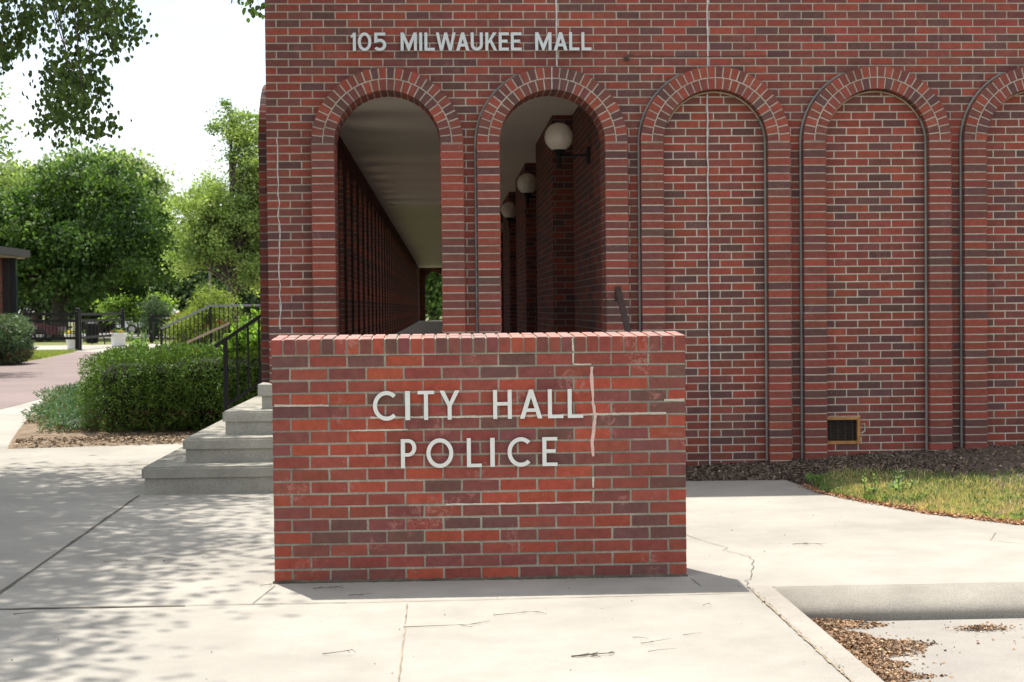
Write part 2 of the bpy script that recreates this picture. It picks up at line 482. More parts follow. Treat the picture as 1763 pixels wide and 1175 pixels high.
def tree(name, label, base, height, blobs, nclump, nleaf, lsize, ca, cb, csig=0.35, trunk_r=0.2, group=None, cat='tree', shape='quad', limbs=26, fork=0.4, lean=(0, 0), keep=None, shell=0.55):
    """blobs: list of (cx,cy,cz,rx,ry,rz) relative to base"""
    root = thing(name, label, cat, base, group)
    B = np.array(base)
    vol = np.array([b[3] * b[4] * b[5] for b in blobs]) ** 0.8
    pick = RNG.choice(len(blobs), nclump, p=vol / vol.sum())
    d = RNG.normal(size=(nclump, 3)); d /= np.linalg.norm(d, axis=1, keepdims=True)
    rad = shell + (1 - shell) * RNG.random((nclump, 1)) ** 0.7
    bl = np.array(blobs)[pick]
    C = bl[:, :3] + d * rad * bl[:, 3:6] * (0.86 + 0.22 * RNG.random((nclump, 1)))
    if keep is not None: C = C[keep(C + B)]
    nclump = len(C)
    # trunk and limbs
    mb = MB()
    top = Vector((lean[0], lean[1], height * 0.82))
    fk = Vector((lean[0] * 0.3, lean[1] * 0.3, height * fork))
    mb.tube([B + np.array((0, 0, -0.15)), B + np.array(fk) * 0.4, B + np.array(fk), B + (np.array(fk) + np.array(top)) / 2 + RNG.normal(size=3) * 0.1, B + np.array(top)],
            [trunk_r * 1.35, trunk_r, trunk_r * 0.8, trunk_r * 0.42, trunk_r * 0.1], 9)
    idx = RNG.choice(nclump, min(limbs, nclump), replace=False)
    for i in idx:
        e = Vector(C[i])
        s = RNG.uniform(0.15, 0.9)
        st = fk.lerp(top, max(0, min(0.95, (e.z * 0.75 - fk.z) / max(0.1, top.z - fk.z)))) if e.z * 0.75 > fk.z else fk * 0.95
        mid = st.lerp(e, 0.5) + Vector((0, 0, 0.12 * (e - st).length)) + Vector(RNG.normal(size=3) * 0.12)
        mb.tube([B + np.array(st), B + np.array(mid), B + np.array(e)], [trunk_r * 0.36, trunk_r * 0.2, trunk_r * 0.06], 6)
        for _ in range(2):
            j = RNG.integers(nclump)
            e2 = Vector(C[j])
            if (e2 - mid).length < 2.2:
                mb.tube([B + np.array(mid), B + np.array(mid.lerp(e2, 0.5)) + RNG.normal(size=3) * 0.08, B + np.array(e2)], [trunk_r * 0.15, trunk_r * 0.09, trunk_r * 0.03], 5)
    part('trunk', mb, M['bark'], root, True)
    per = RNG.integers(nclump, size=nleaf)
    cs = csig * (0.6 + 0.8 * RNG.random(nclump))
    P = C[per] + RNG.normal(size=(nleaf, 3)) * cs[per][:, None] * np.array([1.15, 1.15, 0.7])
    if keep is not None:
        kk = keep(P + B); P = P[kk]; per = per[kk]
    n = len(P)
    tone = RNG.random((nclump, 1))[per]
    cols = (np.array(ca) * (1 - tone) + np.array(cb) * tone) * np.clip(1 + RNG.normal(size=(n, 1)) * 0.22, 0.4, 1.7)
    up = RNG.normal(size=(n, 3)) + np.array([0, 0, -0.6])
    leaves('crown', P + B, lsize * (0.7 + 0.6 * RNG.random(n)), cols, M['leaf'], root, shape, up, 1.0, curl=0.25)
    return root

# ------------------------------------------------------------------ ground, plaza, street
mb = MB()
mb.add([(-900, -300, -0.32), (900, -300, -0.32), (900, 1500, -0.32), (-900, 1500, -0.32)], [(0, 1, 2, 3)])
structure('ground', mb, M['earth'], 'distant earth and grass around the plaza', 'ground')
mb = MB()
mb.prism([(-90, 24), (-6.6, 24), (-5.9, 24), (-5.0, 18.2), (-4.0, 17.0), (-1.6, 17.0), (1.0, 17.0), (1.0, 79), (60, 79), (60, 125), (-90, 125)], 'z', -0.3, -0.012)
structure('lawn', mb, M['lawn'], 'grass behind the plaza under the trees', 'lawn')

def slab(name, pts, z0, z1, mat, label, cat='pavement'):
    mb = MB(); mb.prism(pts, 'z', z0, z1)
    return structure(name, mb, mat, label, cat)
plaza_pts = [(-14, -8), (1.565, -8), (1.565, 7.78), (14, 7.78), (14, 8.3), (5.0, 9.1), (3.81, 9.76), (3.37, 10.37), (3.1, 11.05), (2.93, 11.6), (2.86, 12.5), (2.3, 12.56), (1.76, 12.55),
             (1.76, 13.0), (-1.5, 13.0), (-1.5, 16.75), (-2.98, 16.85), (-3.76, 16.69), (-4.62, 16.5), (-5.1, 18.2), (-5.35, 19.6), (-6.0, 24.5), (-6.6, 30.0), (-7.2, 30.0), (-6.87, 27), (-6.75, 23.3), (-6.9, 19), (-7.4, 14.5), (-14, 12.5)]
plaza = slab('plaza', plaza_pts, -0.3, 0.0, M['walk'], 'pale concrete plaza around the brick sign')
# paver path and gate pavement
slab('paver_path', [(-6.88, 19), (-6.73, 23.3), (-6.85, 27), (-7.18, 30), (-8.5, 38), (-10.6, 52), (-13.0, 60.5), (-14.6, 60.5), (-13.3, 55), (-12.7, 49), (-12.3, 44.3), (-13.2, 37), (-16, 30), (-26, 22), (-26, 18), (-7.4, 14.52)], -0.3, 0.004, M['paver'], 'pinkish paver path leading to the gate', 'path')
slab('gate_pavement', [(-28, 58.6), (-14.0, 58.6), (-13.5, 56.2), (-11.0, 53.2), (-10.6, 52.05), (-6.0, 52.2), (-6, 67), (-28, 67)], -0.3, 0.008, M['walk'], 'pale concrete pavement at the black fence')
slab('parking_lot', [(-70, 84), (40, 84), (40, 104), (-70, 104)], -0.3, 0.01, M['asphalt'], 'grey parking lot beyond the trees', 'parking lot')
# street and curbs (low side at the right front)
mb = MB(); mb.prism([(1.70, -8), (30, -8), (30, 7.445), (1.70, 7.445)], 'z', -0.3, -0.12)
structure('street', mb, M['street'], 'concrete street surface below the curb', 'street')
prof = [(7.78, -0.30), (7.78, 0.0), (7.71, -0.003), (7.65, -0.009), (7.60, -0.017), (7.56, -0.027), (7.528, -0.040), (7.505, -0.055), (7.490, -0.071), (7.482, -0.090), (7.480, -0.122), (7.480, -0.30)]
mb = MB(); mb.prism(prof, 'x', 1.706, 30)
structure('curb', mb, M['gutter'], 'stained rounded curb face across the right of the plaza', 'curb', True)
mb = MB(); mb.box(1.573, 1.702, -8, 7.775, -0.3, 0.003, b=0.012)
structure('curb_strip', mb, M['curb'], 'narrow concrete curb running towards the viewer', 'curb')

# joints and cracks in the plaza, children of the plaza
def wobble_strip(mb, pts, w, z, amp=0.006, seg=0.08):
    P = []
    for a, b in zip(pts[:-1], pts[1:]):
        a = Vector(a); b = Vector(b); n = max(1, int((b - a).length / seg))
        P += [a.lerp(b, i / n) for i in range(n)]
    P.append(Vector(pts[-1]))
    vs = []; fs = []
    for i, p in enumerate(P):
        t = (P[min(i + 1, len(P) - 1)] - P[max(0, i - 1)]).normalized()
        nrm = Vector((-t.y, t.x)); o = random.uniform(-amp, amp); ww = w * random.uniform(0.6, 1.4) / 2
        q = p + nrm * o
        vs += [(q.x + nrm.x * ww, q.y + nrm.y * ww, z), (q.x - nrm.x * ww, q.y - nrm.y * ww, z)]
        if i: fs.append((2 * i - 2, 2 * i - 1, 2 * i + 1, 2 * i))
    mb.add(vs, fs)
mb = MB()
wobble_strip(mb, [(-14, 7.50), (-2.2, 7.55), (-1.3, 7.55)], 0.022, 0.0042, 0.003)
wobble_strip(mb, [(-1.3, 7.55), (-0.88, 7.56), (-0.5, 7.55)], 0.008, 0.0042)
wobble_strip(mb, [(-2.33, 7.57), (-2.36, 9.0), (-2.44, 12.1)], 0.016, 0.0042, 0.003)
wobble_strip(mb, [(-14, 13.9), (-4.18, 14.36), (-2.46, 14.62)], 0.022, 0.0042)
wobble_strip(mb, [(-0.91, 8.05), (-0.94, 7.8), (-0.97, 7.57)], 0.005, 0.0042, 0.001)
wobble_strip(mb, [(1.315, 8.05), (1.33, 7.82)], 0.004, 0.0042, 0.0006)
part('expansion_joint', mb, M['joint'], plaza)
mb = MB()
wobble_strip(mb, [(-0.195, 7.5), (-0.19, 5.0), (-0.19, -6)], 0.006, 0.0045, 0.002)
wobble_strip(mb, [(-0.5, 7.55), (1.27, 7.60), (1.565, 7.62)], 0.007, 0.0045, 0.002)
wobble_strip(mb, [(3.5, 9.45), (3.36, 9.16), (3.9, 8.6), (5, 8.0)], 0.006, 0.0045, 0.002)
wobble_strip(mb, [(-2.33, 7.5), (-2.28, 3), (-2.25, -6)], 0.012, 0.0045, 0.002)
part('tooled_joint', mb, M['joint_tan'], plaza)
mb = MB()
pt = [(1.50, 9.95), (1.55, 9.75), (1.53, 9.6), (1.60, 9.3), (1.70, 9.05), (1.66, 8.95), (1.78, 8.7), (1.74, 8.5), (1.70, 8.3), (1.66, 8.1), (1.60, 7.95), (1.57, 7.7)]
jag = []
for a_, b_ in zip(pt[:-1], pt[1:]):
    for q_ in range(4):
        f_ = q_ / 4; jag.append((a_[0] * (1 - f_) + b_[0] * f_ + random.uniform(-0.014, 0.014), a_[1] * (1 - f_) + b_[1] * f_))
wobble_strip(mb, jag + [pt[-1]], 0.0035, 0.0045, 0.001, 0.04)
wobble_strip(mb, [(1.45, 10.9), (1.42, 10.5), (1.5, 9.95)], 0.003, 0.0045, 0.01, 0.03)
part('crack', mb, M['crack'], plaza)
mb = MB()
wobble_strip(mb, [(1.569, 7.6), (1.569, 6.6), (1.568, 5.0), (1.569, 0)], 0.010, 0.0062, 0.004, 0.03)
part('curb_joint', mb, M['joint_tan'], plaza)

# ------------------------------------------------------------------ brick work
PAL = [((0.315, 0.062, 0.033), 0.27), ((0.248, 0.057, 0.039), 0.37), ((0.188, 0.056, 0.046), 0.24), ((0.140, 0.060, 0.049), 0.12)]
def bcol(bias=None, pal=PAL):
    r = random.random(); s = 0
    for c, p in pal:
        s += p
        if r < s: break
    k = random.uniform(0.88, 1.14)
    return (c[0] * k, c[1] * k * random.uniform(0.93, 1.07), c[2] * k * random.uniform(0.93, 1.07))
PAL2 = [((0.262, 0.060, 0.038), 0.27), ((0.208, 0.056, 0.040), 0.35), ((0.162, 0.055, 0.044), 0.24), ((0.118, 0.054, 0.048), 0.14)]
BL, BH, JT, CH = 0.2032, 0.0562, 0.0115, 0.06773

def brick(mb, c, u, n, Ln, H, D, col, up=(0, 0, 1), ch=0.0016, jit=0.0008, taper=0.0):
    """c: centre of the outer face; u along, n outward; the brick reaches D behind the face"""
    c = Vector(c); u = Vector(u); n = Vector(n); w = Vector(up)
    c = c + n * random.uniform(-jit, jit)
    vs = []
    for (off, ins) in ((-D, 0.0), (-ch, 0.0), (0.0, ch)):
        for sx, sz in ((-1, -1), (1, -1), (1, 1), (-1, 1)):
            hl = Ln / 2 - ins; hh = H / 2 - ins
            if taper: hh = hh + sx * taper * hl
            vs.append(tuple(c + u * (sx * hl) + w * (sz * hh) + n * off + (u * random.uniform(-jit, jit) + w * random.uniform(-jit, jit) if off > -D else Vector((0, 0, 0)))))
    fs = [(3, 2, 1, 0)]
    for b in (0, 4):
        for i in range(4):
            j = (i + 1) % 4
            fs.append((b + i, b + j, b + 4 + j, b + 4 + i))
    fs.append((8, 9, 10, 11))
    mb.add(vs, fs, col)

def course(mb, mo, p, u, n, x0, x1, z, first, D, holes=(), pal=PAL, rec=0.004, H=BH, jit=0.0008, mdepth=0.02):
    """one course of stretchers from x0 to x1 along u (p = origin of u); first = length of first brick"""
    p = Vector(p); u = Vector(u); n = Vector(n)
    segs = [(x0, x1)]
    for a, b in holes:
        ns = []
        for s, e in segs:
            if b <= s or a >= e: ns.append((s, e)); continue
            if a > s: ns.append((s, a))
            if b < e: ns.append((b, e))
        segs = ns
    # mortar behind
    for s, e in segs:
        a = p + u * s - n * rec; b = p + u * e - n * rec
        q = -n * mdepth
        z0 = z - (H + JT) / 2 - 0.0003; z1 = z + (H + JT) / 2
        vs = [(a.x, a.y, z0), (b.x, b.y, z0), (b.x, b.y, z1), (a.x, a.y, z1), (a.x + q.x, a.y + q.y, z0), (b.x + q.x, b.y + q.y, z0), (b.x + q.x, b.y + q.y, z1), (a.x + q.x, a.y + q.y, z1)]
        mo.add(vs, [(0, 1, 2, 3), (5, 4, 7, 6), (4, 0, 3, 7), (1, 5, 6, 2)])
    x = x0; ln = first
    while x < x1 - 0.005:
        e = min(x + ln, x1)
        col = bcol(pal=pal)
        for s, t in segs:
            a = max(x, s); b = min(e - JT if e < x1 else e, t)
            if b - a > 0.012:
                c = p + u * ((a + b) / 2) + Vector((0, 0, z))
                brick(mb, c, u, n, b - a, H, D, col, jit=jit)
        x = e; ln = BL

# ------------------------------------------------------------------ the sign wall
SX0, SX1, SY0, SY1 = -0.921, 1.305, 8.13, 8.47
sign = thing('sign_wall', 'low red brick sign wall reading CITY HALL POLICE', 'sign', (0.19, 8.3, 0))
mb = MB(); mo = MB()
for k in range(18):
    z = CH * k + 0.0095 + BH / 2
    f = BL if k % 2 else BL / 2
    course(mb, mo, (0, SY0, 0), (1, 0, 0), (0, -1, 0), SX0, SX1, z, f, 0.05, jit=0.0017)
    course(mb, mo, (SX0, 0, 0), (0, -1, 0), (-1, 0, 0), -SY1 + 0.002, -SY0 - 0.0515, z, BL - (0.0 if k % 2 else 0.1), 0.045, jit=0.001)
    course(mb, mo, (SX1, 0, 0), (0, 1, 0), (1, 0, 0), SY0 + 0.0515, SY1 - 0.002, z, BL - (0.1 if k % 2 else 0.0), 0.045, jit=0.001)
    course(mb, mo, (0, SY1, 0), (-1, 0, 0), (0, 1, 0), -SX1 + 0.05, -SX0 - 0.05, z, f, 0.045)
part('brickwork', mb, M['brick'], sign)
mo.box(SX0 + 0.03, SX1 - 0.03, SY0 + 0.03, SY1 - 0.03, 0.0, 1.2185)
part('mortar', mo, M['mortar_sign'], sign)
# rowlock cap, slightly proud and sloping to the front
mb = MB(); mo = MB()
nb = 33; pitch = (SX1 - SX0 + 0.014) / nb
ztop0, ztop1 = 1.310, 1.326
for i in range(nb):
    xc = SX0 - 0.007 + pitch * (i + 0.5)
    for (ya, yb) in ((SY0 - 0.008, SY0 + 0.165), (SY0 + 0.175, SY1 + 0.008)):
        za = ztop0 + (ya - SY0) / 0.34 * 0.016 + random.uniform(-0.0018, 0.0018); zb = ztop0 + (yb - SY0) / 0.34 * 0.016
        h = 0.029; b = 0.003; col = bcol()
        vs = []
        jx = random.uniform(-0.001, 0.001); jy = random.uniform(-0.0015, 0.0015)
        x0 = xc - h + jx; x1 = xc + h + jx; y0 = ya + jy; y1 = yb
        vs = [(x0, y0, 1.2285), (x1, y0, 1.2285), (x1, y1, 1.2285), (x0, y1, 1.2285),
              (x0, y0, za - b), (x1, y0, za - b), (x1, y1, zb - b), (x0, y1, zb - b),
              (x0 + b, y0 + b, za), (x1 - b, y0 + b, za), (x1 - b, y1 - b, zb), (x0 + b, y1 - b, zb)]
        fs = [(3, 2, 1, 0)] + [(i2, (i2 + 1) % 4, 4 + (i2 + 1) % 4, 4 + i2) for i2 in range(4)] + [(4 + i2, 4 + (i2 + 1) % 4, 8 + (i2 + 1) % 4, 8 + i2) for i2 in range(4)] + [(8, 9, 10, 11)]
        mb.add(vs, fs[:-1], col)
        n0_ = len(mb.v) - 12
        mb.f.append(tuple(n0_ + q for q in fs[-1])); mb.c.append(tuple(0.5 * c_ + 0.5 * g_ for c_, g_ in zip(col, (0.50, 0.36, 0.32))))
cap = part('rowlock_cap', mb, M['brick'], sign)
mo.add([(SX0 + 0.0, SY0 - 0.002, 1.2187), (SX1 - 0.0, SY0 - 0.002, 1.2187), (SX1, SY1, 1.2187), (SX0, SY1, 1.2187),
        (SX0, SY0 - 0.002, 1.3045), (SX1, SY0 - 0.002, 1.3045), (SX1, SY1, 1.3205), (SX0, SY1, 1.3205)],
       [(3, 2, 1, 0), (4, 5, 6, 7), (0, 1, 5, 4), (1, 2, 6, 5), (2, 3, 7, 6), (3, 0, 4, 7)])
part('cap_mortar', mo, M['mortar_sign'], cap)

def ribbon(mb, pts, w, y, t=0.004, amp=0.3):
    """rough raised strip on a wall facing -y; pts are (x,z)"""
    P = []
    for a, b in zip(pts[:-1], pts[1:]):
        a = Vector(a); b = Vector(b); n = max(1, int((b - a).length / 0.02))
        P += [a.lerp(b, i / n) for i in range(n)]
    P.append(Vector(pts[-1]))
    n0 = len(mb.v)
    for i, p in enumerate(P):
        tt = (P[min(i + 1, len(P) - 1)] - P[max(0, i - 1)]).normalized(); nr = Vector((-tt.y, tt.x))
        a = w / 2 * (1 + random.uniform(-amp, amp)); b2 = w / 2 * (1 + random.uniform(-amp, amp))
        tk = t * random.uniform(0.7, 1.3)
        for (o, yy) in ((-a, y + 0.004), (-a * 0.75, y - tk), (b2 * 0.75, y - tk), (b2, y + 0.004)):
            q = p + nr * o
            mb.v.append((q.x, yy, q.y))
        if i:
            for k in range(3):
                m0 = n0 + 4 * (i - 1) + k
                mb.f.append((m0, m0 + 1, m0 + 5, m0 + 4)); mb.c.append((1, 1, 1))
mb = MB()
ribbon(mb, [(0.797, 1.145), (0.797, 1.05), (0.803, 0.95), (0.815, 0.88), (0.806, 0.80), (0.794, 0.745), (0.800, 0.66)], 0.018, SY0, 0.004, 0.5)
part('caulked_crack', mb, M['caulk_pink'], sign)
mb = MB()
ribbon(mb, [(0.697, 1.222), (0.697, 1.165)], 0.012, SY0 + 0.001)
ribbon(mb, [(0.697, 1.160), (0.795, 1.157)], 0.011, SY0 + 0.001)
ribbon(mb, [(0.693, 1.30), (0.697, 1.23)], 0.011, SY0 - 0.0095)
z5 = CH * 13 + 0.004; z12 = CH * 6 + 0.004; z4 = CH * 14 + 0.005
ribbon(mb, [(-0.91, z4 + .003), (-0.62, z4)], 0.013, SY0 + 0.001)
ribbon(mb, [(-0.40, z5), (0.1, z5 - 0.002), (0.5, z5), (0.80, z5 + 0.003), (1.20, z5 + 0.004)], 0.014, SY0 + 0.002)
ribbon(mb, [(1.19, z4 + .006), (1.30, z4 + .006)], 0.016, SY0 + 0.001)
ribbon(mb, [(0.0, z12), (0.35, z12), (0.78, z12 + .002)], 0.011, SY0 + 0.002)
ribbon(mb, [(0.800, 0.55), (0.800, 0.49)], 0.013, SY0 + 0.001)
ribbon(mb, [(-0.5, CH * 12 + .004), (-0.2, CH * 12 + .005)], 0.009, SY0 + 0.002)
part('repointed_joint', mb, M['mortar_pale'], sign)
mb = MB()
ribbon(mb, [(-0.93, 0.006), (-0.3, 0.005), (0.4, 0.006), (1.31, 0.005)], 0.016, SY0 - 0.002, 0.010, 0.6)
part('base_debris', mb, M['joint'], sign)

# ------------------------------------------------------------------ lettering
def outline(ch, w, h, s, sh):
    """returns (polygons, holes); s = stem width, sh = horizontal stroke height"""
    P = []; Hh = []
    if ch == 'I': P = [[(0, 0), (w, 0), (w, h), (0, h)]]
    elif ch == 'L': P = [[(0, 0), (w, 0), (w, sh), (s, sh), (s, h), (0, h)]]
    elif ch == 'T': P = [[(w / 2 - s / 2, 0), (w / 2 + s / 2, 0), (w / 2 + s / 2, h - sh), (w, h - sh), (w, h), (0, h), (0, h - sh), (w / 2 - s / 2, h - sh)]]
    elif ch == 'E':
        m = h * 0.52; ml = w * 0.88
        P = [[(0, 0), (w, 0), (w, sh), (s, sh), (s, m - sh / 2), (ml, m - sh / 2), (ml, m + sh / 2), (s, m + sh / 2), (s, h - sh), (w, h - sh), (w, h), (0, h)]]
    elif ch == 'H':
        m = h * 0.52
        P = [[(0, 0), (s, 0), (s, m - sh / 2), (w - s, m - sh / 2), (w - s, 0), (w, 0), (w, h), (w - s, h), (w - s, m + sh / 2), (s, m + sh / 2), (s, h), (0, h)]]
    elif ch == 'A':
        t = s * 0.5; k = s * 1.12
        P = [[(0, 0), (k, 0), (k + (w / 2 - t - k * 0 - 0) * 0.23, h * 0.23), (w - k - (w / 2 - t) * 0.23, h * 0.23), (w - k, 0), (w, 0), (w / 2 + t, h), (w / 2 - t, h)]]
        a0 = k + (w / 2 - t) * (0.23 + sh / h); z0 = h * 0.23 + sh
        Hh = [[(a0, z0), (w - a0, z0), (w / 2, z0 + (w / 2 - a0) * h / (w / 2 - t))]]
    elif ch == 'Y':
        t = s / 2; k = s * 1.15
        P = [[(w / 2 - t, 0), (w / 2 + t, 0), (w / 2 + t, h * 0.46), (w, h), (w - k, h), (w / 2, h * 0.60), (k, h), (0, h), (w / 2 - t, h * 0.46)]]
    elif ch == 'M':
        k = s * 1.1
        P = [[(0, 0), (s, 0), (s, h * 0.66), (w / 2 - s * 0.25, 0.0), (w / 2 + s * 0.25, 0.0), (w - s, h * 0.66), (w - s, 0), (w, 0), (w, h), (w - k, h), (w / 2, h * 0.36), (k, h), (0, h)]]
    elif ch == 'W':
        k = s * 1.05; q = w * 0.27
        P = [[(q - s * 0.45, 0), (q + s * 0.5, 0), (w / 2, h * 0.66), (w - q - s * 0.5, 0), (w - q + s * 0.45, 0), (w, h), (w - k, h), (w - q, h * 0.30), (w / 2 + s * 0.45, h), (w / 2 - s * 0.45, h), (q, h * 0.30), (k, h), (0, h)]]
    elif ch == 'K':
        P = [[(0, 0), (s, 0), (s, h * 0.34), (s + w * 0.13, h * 0.48), (w - s * 1.15, 0), (w, 0), (w * 0.50 + s * 0.15, h * 0.60), (w * 0.95, h), (w * 0.95 - s * 1.25, h), (s, h * 0.53), (s, h), (0, h)]]
    elif ch == '1': P = [[(w - s, 0), (w, 0), (w, h), (w - s * 0.85, h), (w - s * 1.3, h * 0.90), (0, h * 0.84), (0, h * 0.74), (w - s, h * 0.76)]]
    elif ch in 'O0':
        n = 40
        P = [[(w / 2 + w / 2 * math.cos(2 * math.pi * i / n), h / 2 + h * 0.51 * math.sin(2 * math.pi * i / n)) for i in range(n)]]
        Hh = [[(w / 2 + (w / 2 - s) * math.cos(2 * math.pi * i / n), h / 2 + (h * 0.51 - s) * math.sin(2 * math.pi * i / n)) for i in range(n)]]
    elif ch == 'C':
        a0, a1, n = R(47), R(313), 34
        rx = w * 0.60; cx = rx; ry = h * 0.51; cy = h / 2
        o = [(cx + rx * math.cos(a0 + (a1 - a0) * i / n), cy + ry * math.sin(a0 + (a1 - a0) * i / n)) for i in range(n + 1)]
        q = [(cx + (rx - s) * math.cos(a0 + (a1 - a0) * i / n) + s * 0.0, cy + (ry - s) * math.sin(a0 + (a1 - a0) * i / n)) for i in range(n + 1)]
        P = [o + q[::-1]]
    elif ch == 'U':
        n = 16; r = w / 2
        o = [(0, h)] + [(r + r * math.cos(R(180) + R(180) * i / n), r + r * math.sin(R(180) + R(180) * i / n)) for i in range(n + 1)] + [(w, h), (w - s, h)]
        q = [(r + (r - s) * math.cos(R(180) * i / n * -1), r + (r - s) * math.sin(-R(180) * i / n)) for i in range(n + 1)] + [(s, h)]
        P = [o + q]
    elif ch == 'P':
        n = 14; ym = h * 0.40; r = (h - ym) / 2; cx = w - r * 0.95
        o = [(0, 0), (s, 0), (s, ym)] + [(cx + r * 0.95 * math.cos(R(-90) + R(180) * i / n), ym + r + r * math.sin(R(-90) + R(180) * i / n)) for i in range(n + 1)] + [(0, h)]
        P = [o]
        Hh = [[(s, ym + sh), (cx, ym + sh)] + [(cx + (r * 0.95 - s) * math.cos(R(-90) + R(180) * i / n), ym + r + (r - sh) * math.sin(R(-90) + R(180) * i / n)) for i in range(1, n)] + [(cx, h - sh), (s, h - sh)]]
    elif ch == '5':
        n = 22; r = h * 0.335; cx = w - r * 1.08; cy = r * 0.98; a1 = R(128); a0 = R(-142)
        o = [(cx + r * 1.08 * math.cos(a0 + (a1 - a0) * i / n), cy + r * math.sin(a0 + (a1 - a0) * i / n)) for i in range(n + 1)]
        q = [(cx + (r * 1.08 - s) * math.cos(a0 + (a1 - a0) * i / n), cy + (r - s) * math.sin(a0 + (a1 - a0) * i / n)) for i in range(n + 1)]
        P = [o + [(w * 0.05 + s, o[-1][1] + h * 0.03), (w * 0.05 + s * 1.0, h - sh), (w * 0.93, h - sh), (w * 0.93, h), (w * 0.05, h), (w * 0.02, q[-1][1] - h * 0.03)] + q[::-1]]
    return P, Hh

def letter(ch, x0, x1, z, h, s, sh, y, t, mat, parent):
    P, Hh = outline(ch, x1 - x0, h, s, sh)
    cu = bpy.data.curves.new('letter', 'CURVE'); cu.dimensions = '2D'; cu.fill_mode = 'BOTH'; cu.extrude = t / 2
    cu.bevel_depth = 0.0006
    for poly in P + Hh:
        sp = cu.splines.new('POLY'); sp.points.add(len(poly) - 1); sp.use_cyclic_u = True
        for i, (a, b) in enumerate(poly): sp.points[i].co = (a, b, 0, 1)
    tmp = bpy.data.objects.new('tmp', cu); COL.objects.link(tmp)
    me = bpy.data.meshes.new_from_object(tmp.evaluated_get(bpy.context.evaluated_depsgraph_get()))
    bpy.data.objects.remove(tmp)
    off = root_loc(parent)
    me.transform(Matrix.Translation((x0 - off.x, y - off.y, z - off.z)) @ Matrix.Rotation(R(90), 4, 'X'))
    me.materials.clear(); me.materials.append(mat)
    me.name = 'letter'
    o = bpy.data.objects.new('letter', me); COL.objects.link(o); o.parent = parent
    return o

for ch, a, b in [('C', -0.382, -0.262), ('I', -0.210, -0.185), ('T', -0.143, -0.055), ('Y', -0.025, 0.080), ('H', 0.262, 0.361), ('A', 0.406, 0.525), ('L', 0.557, 0.639), ('L', 0.664, 0.746)]:
    letter(ch, a, b, 0.8715, 0.155, 0.0205, 0.0172, SY0 - 0.020, 0.010, M['letter'], sign)
for ch, a, b in [('P', -0.236, -0.154), ('O', -0.099, 0.044), ('L', 0.118, 0.197), ('I', 0.244, 0.267), ('C', 0.337, 0.457), ('E', 0.525, 0.605)]:
    letter(ch, a, b, 0.6135, 0.155, 0.0205, 0.0172, SY0 - 0.020, 0.010, M['letter'], sign)

# ------------------------------------------------------------------ city hall
FY = 13.15; SF = 13.05; ZS = 2.886; Z0 = ZS - 43 * CH; RM = 0.555; RI = 0.455; RO = 0.655
ARX = [-0.466 + 1.4224 * i for i in range(7)]
hall = thing('city_hall', 'long red brick city hall with round arches and 105 MILWAUKEE MALL lettering', 'building', (3.7, FY, 0))
XL, XR = -1.510, 9.6
mb = MB(); mo = MB(); ib = MB(); im = MB()
for k in range(65):
    z = Z0 + CH * k + CH / 2
    holes = []
    for cx in ARX:
        if z < ZS: w = RM
        elif z < ZS + RM: w = math.sqrt(RM * RM - (z - ZS) ** 2)
        else: w = 0
        if w > 0: holes.append((cx - w, cx + w))
    course(mb, mo, (0, FY, 0), (1, 0, 0), (0, -1, 0), XL, XR, z, BL if k % 2 else BL / 2, 0.05, holes, pal=PAL2, rec=0.005, mdepth=0.29)
    for cx in ARX[2:]:
        if z < ZS: w = RM
        elif z < ZS + RM: w = math.sqrt(RM * RM - (z - ZS) ** 2)
        else: continue
        hs = []
        if abs(cx - ARX[3]) < 0.01 and Z0 + CH * 4 - 0.001 < z < Z0 + CH * 7.2: hs = [(cx - 0.60, 3.665)]
        course(ib, im, (0, FY + 0.012, 0), (1, 0, 0), (0, -1, 0), cx - w + 0.001, cx + w - 0.001, z, (BL if k % 2 else BL / 2) * 1.0, 0.05, hs, pal=PAL2, rec=0.005)
# left return of the corner above the plinth
for k in range(12, 65):
    z = Z0 + CH * k + CH / 2
    course(mb, mo, (XL, 0, 0), (0, -1, 0), (-1, 0, 0), -FY - 0.245, -FY - 0.0515, z, BL if k % 2 else BL / 2, 0.04, pal=PAL2, rec=0.005, mdepth=0.02)
fac = part('front_wall', mb, M['brick_wall'], hall)
part('wall_mortar', mo, M['mortar'], fac)
inf = part('arch_infill', ib, M['brick_wall'], hall)
part('infill_mortar', im, M['mortar_pale'], inf)

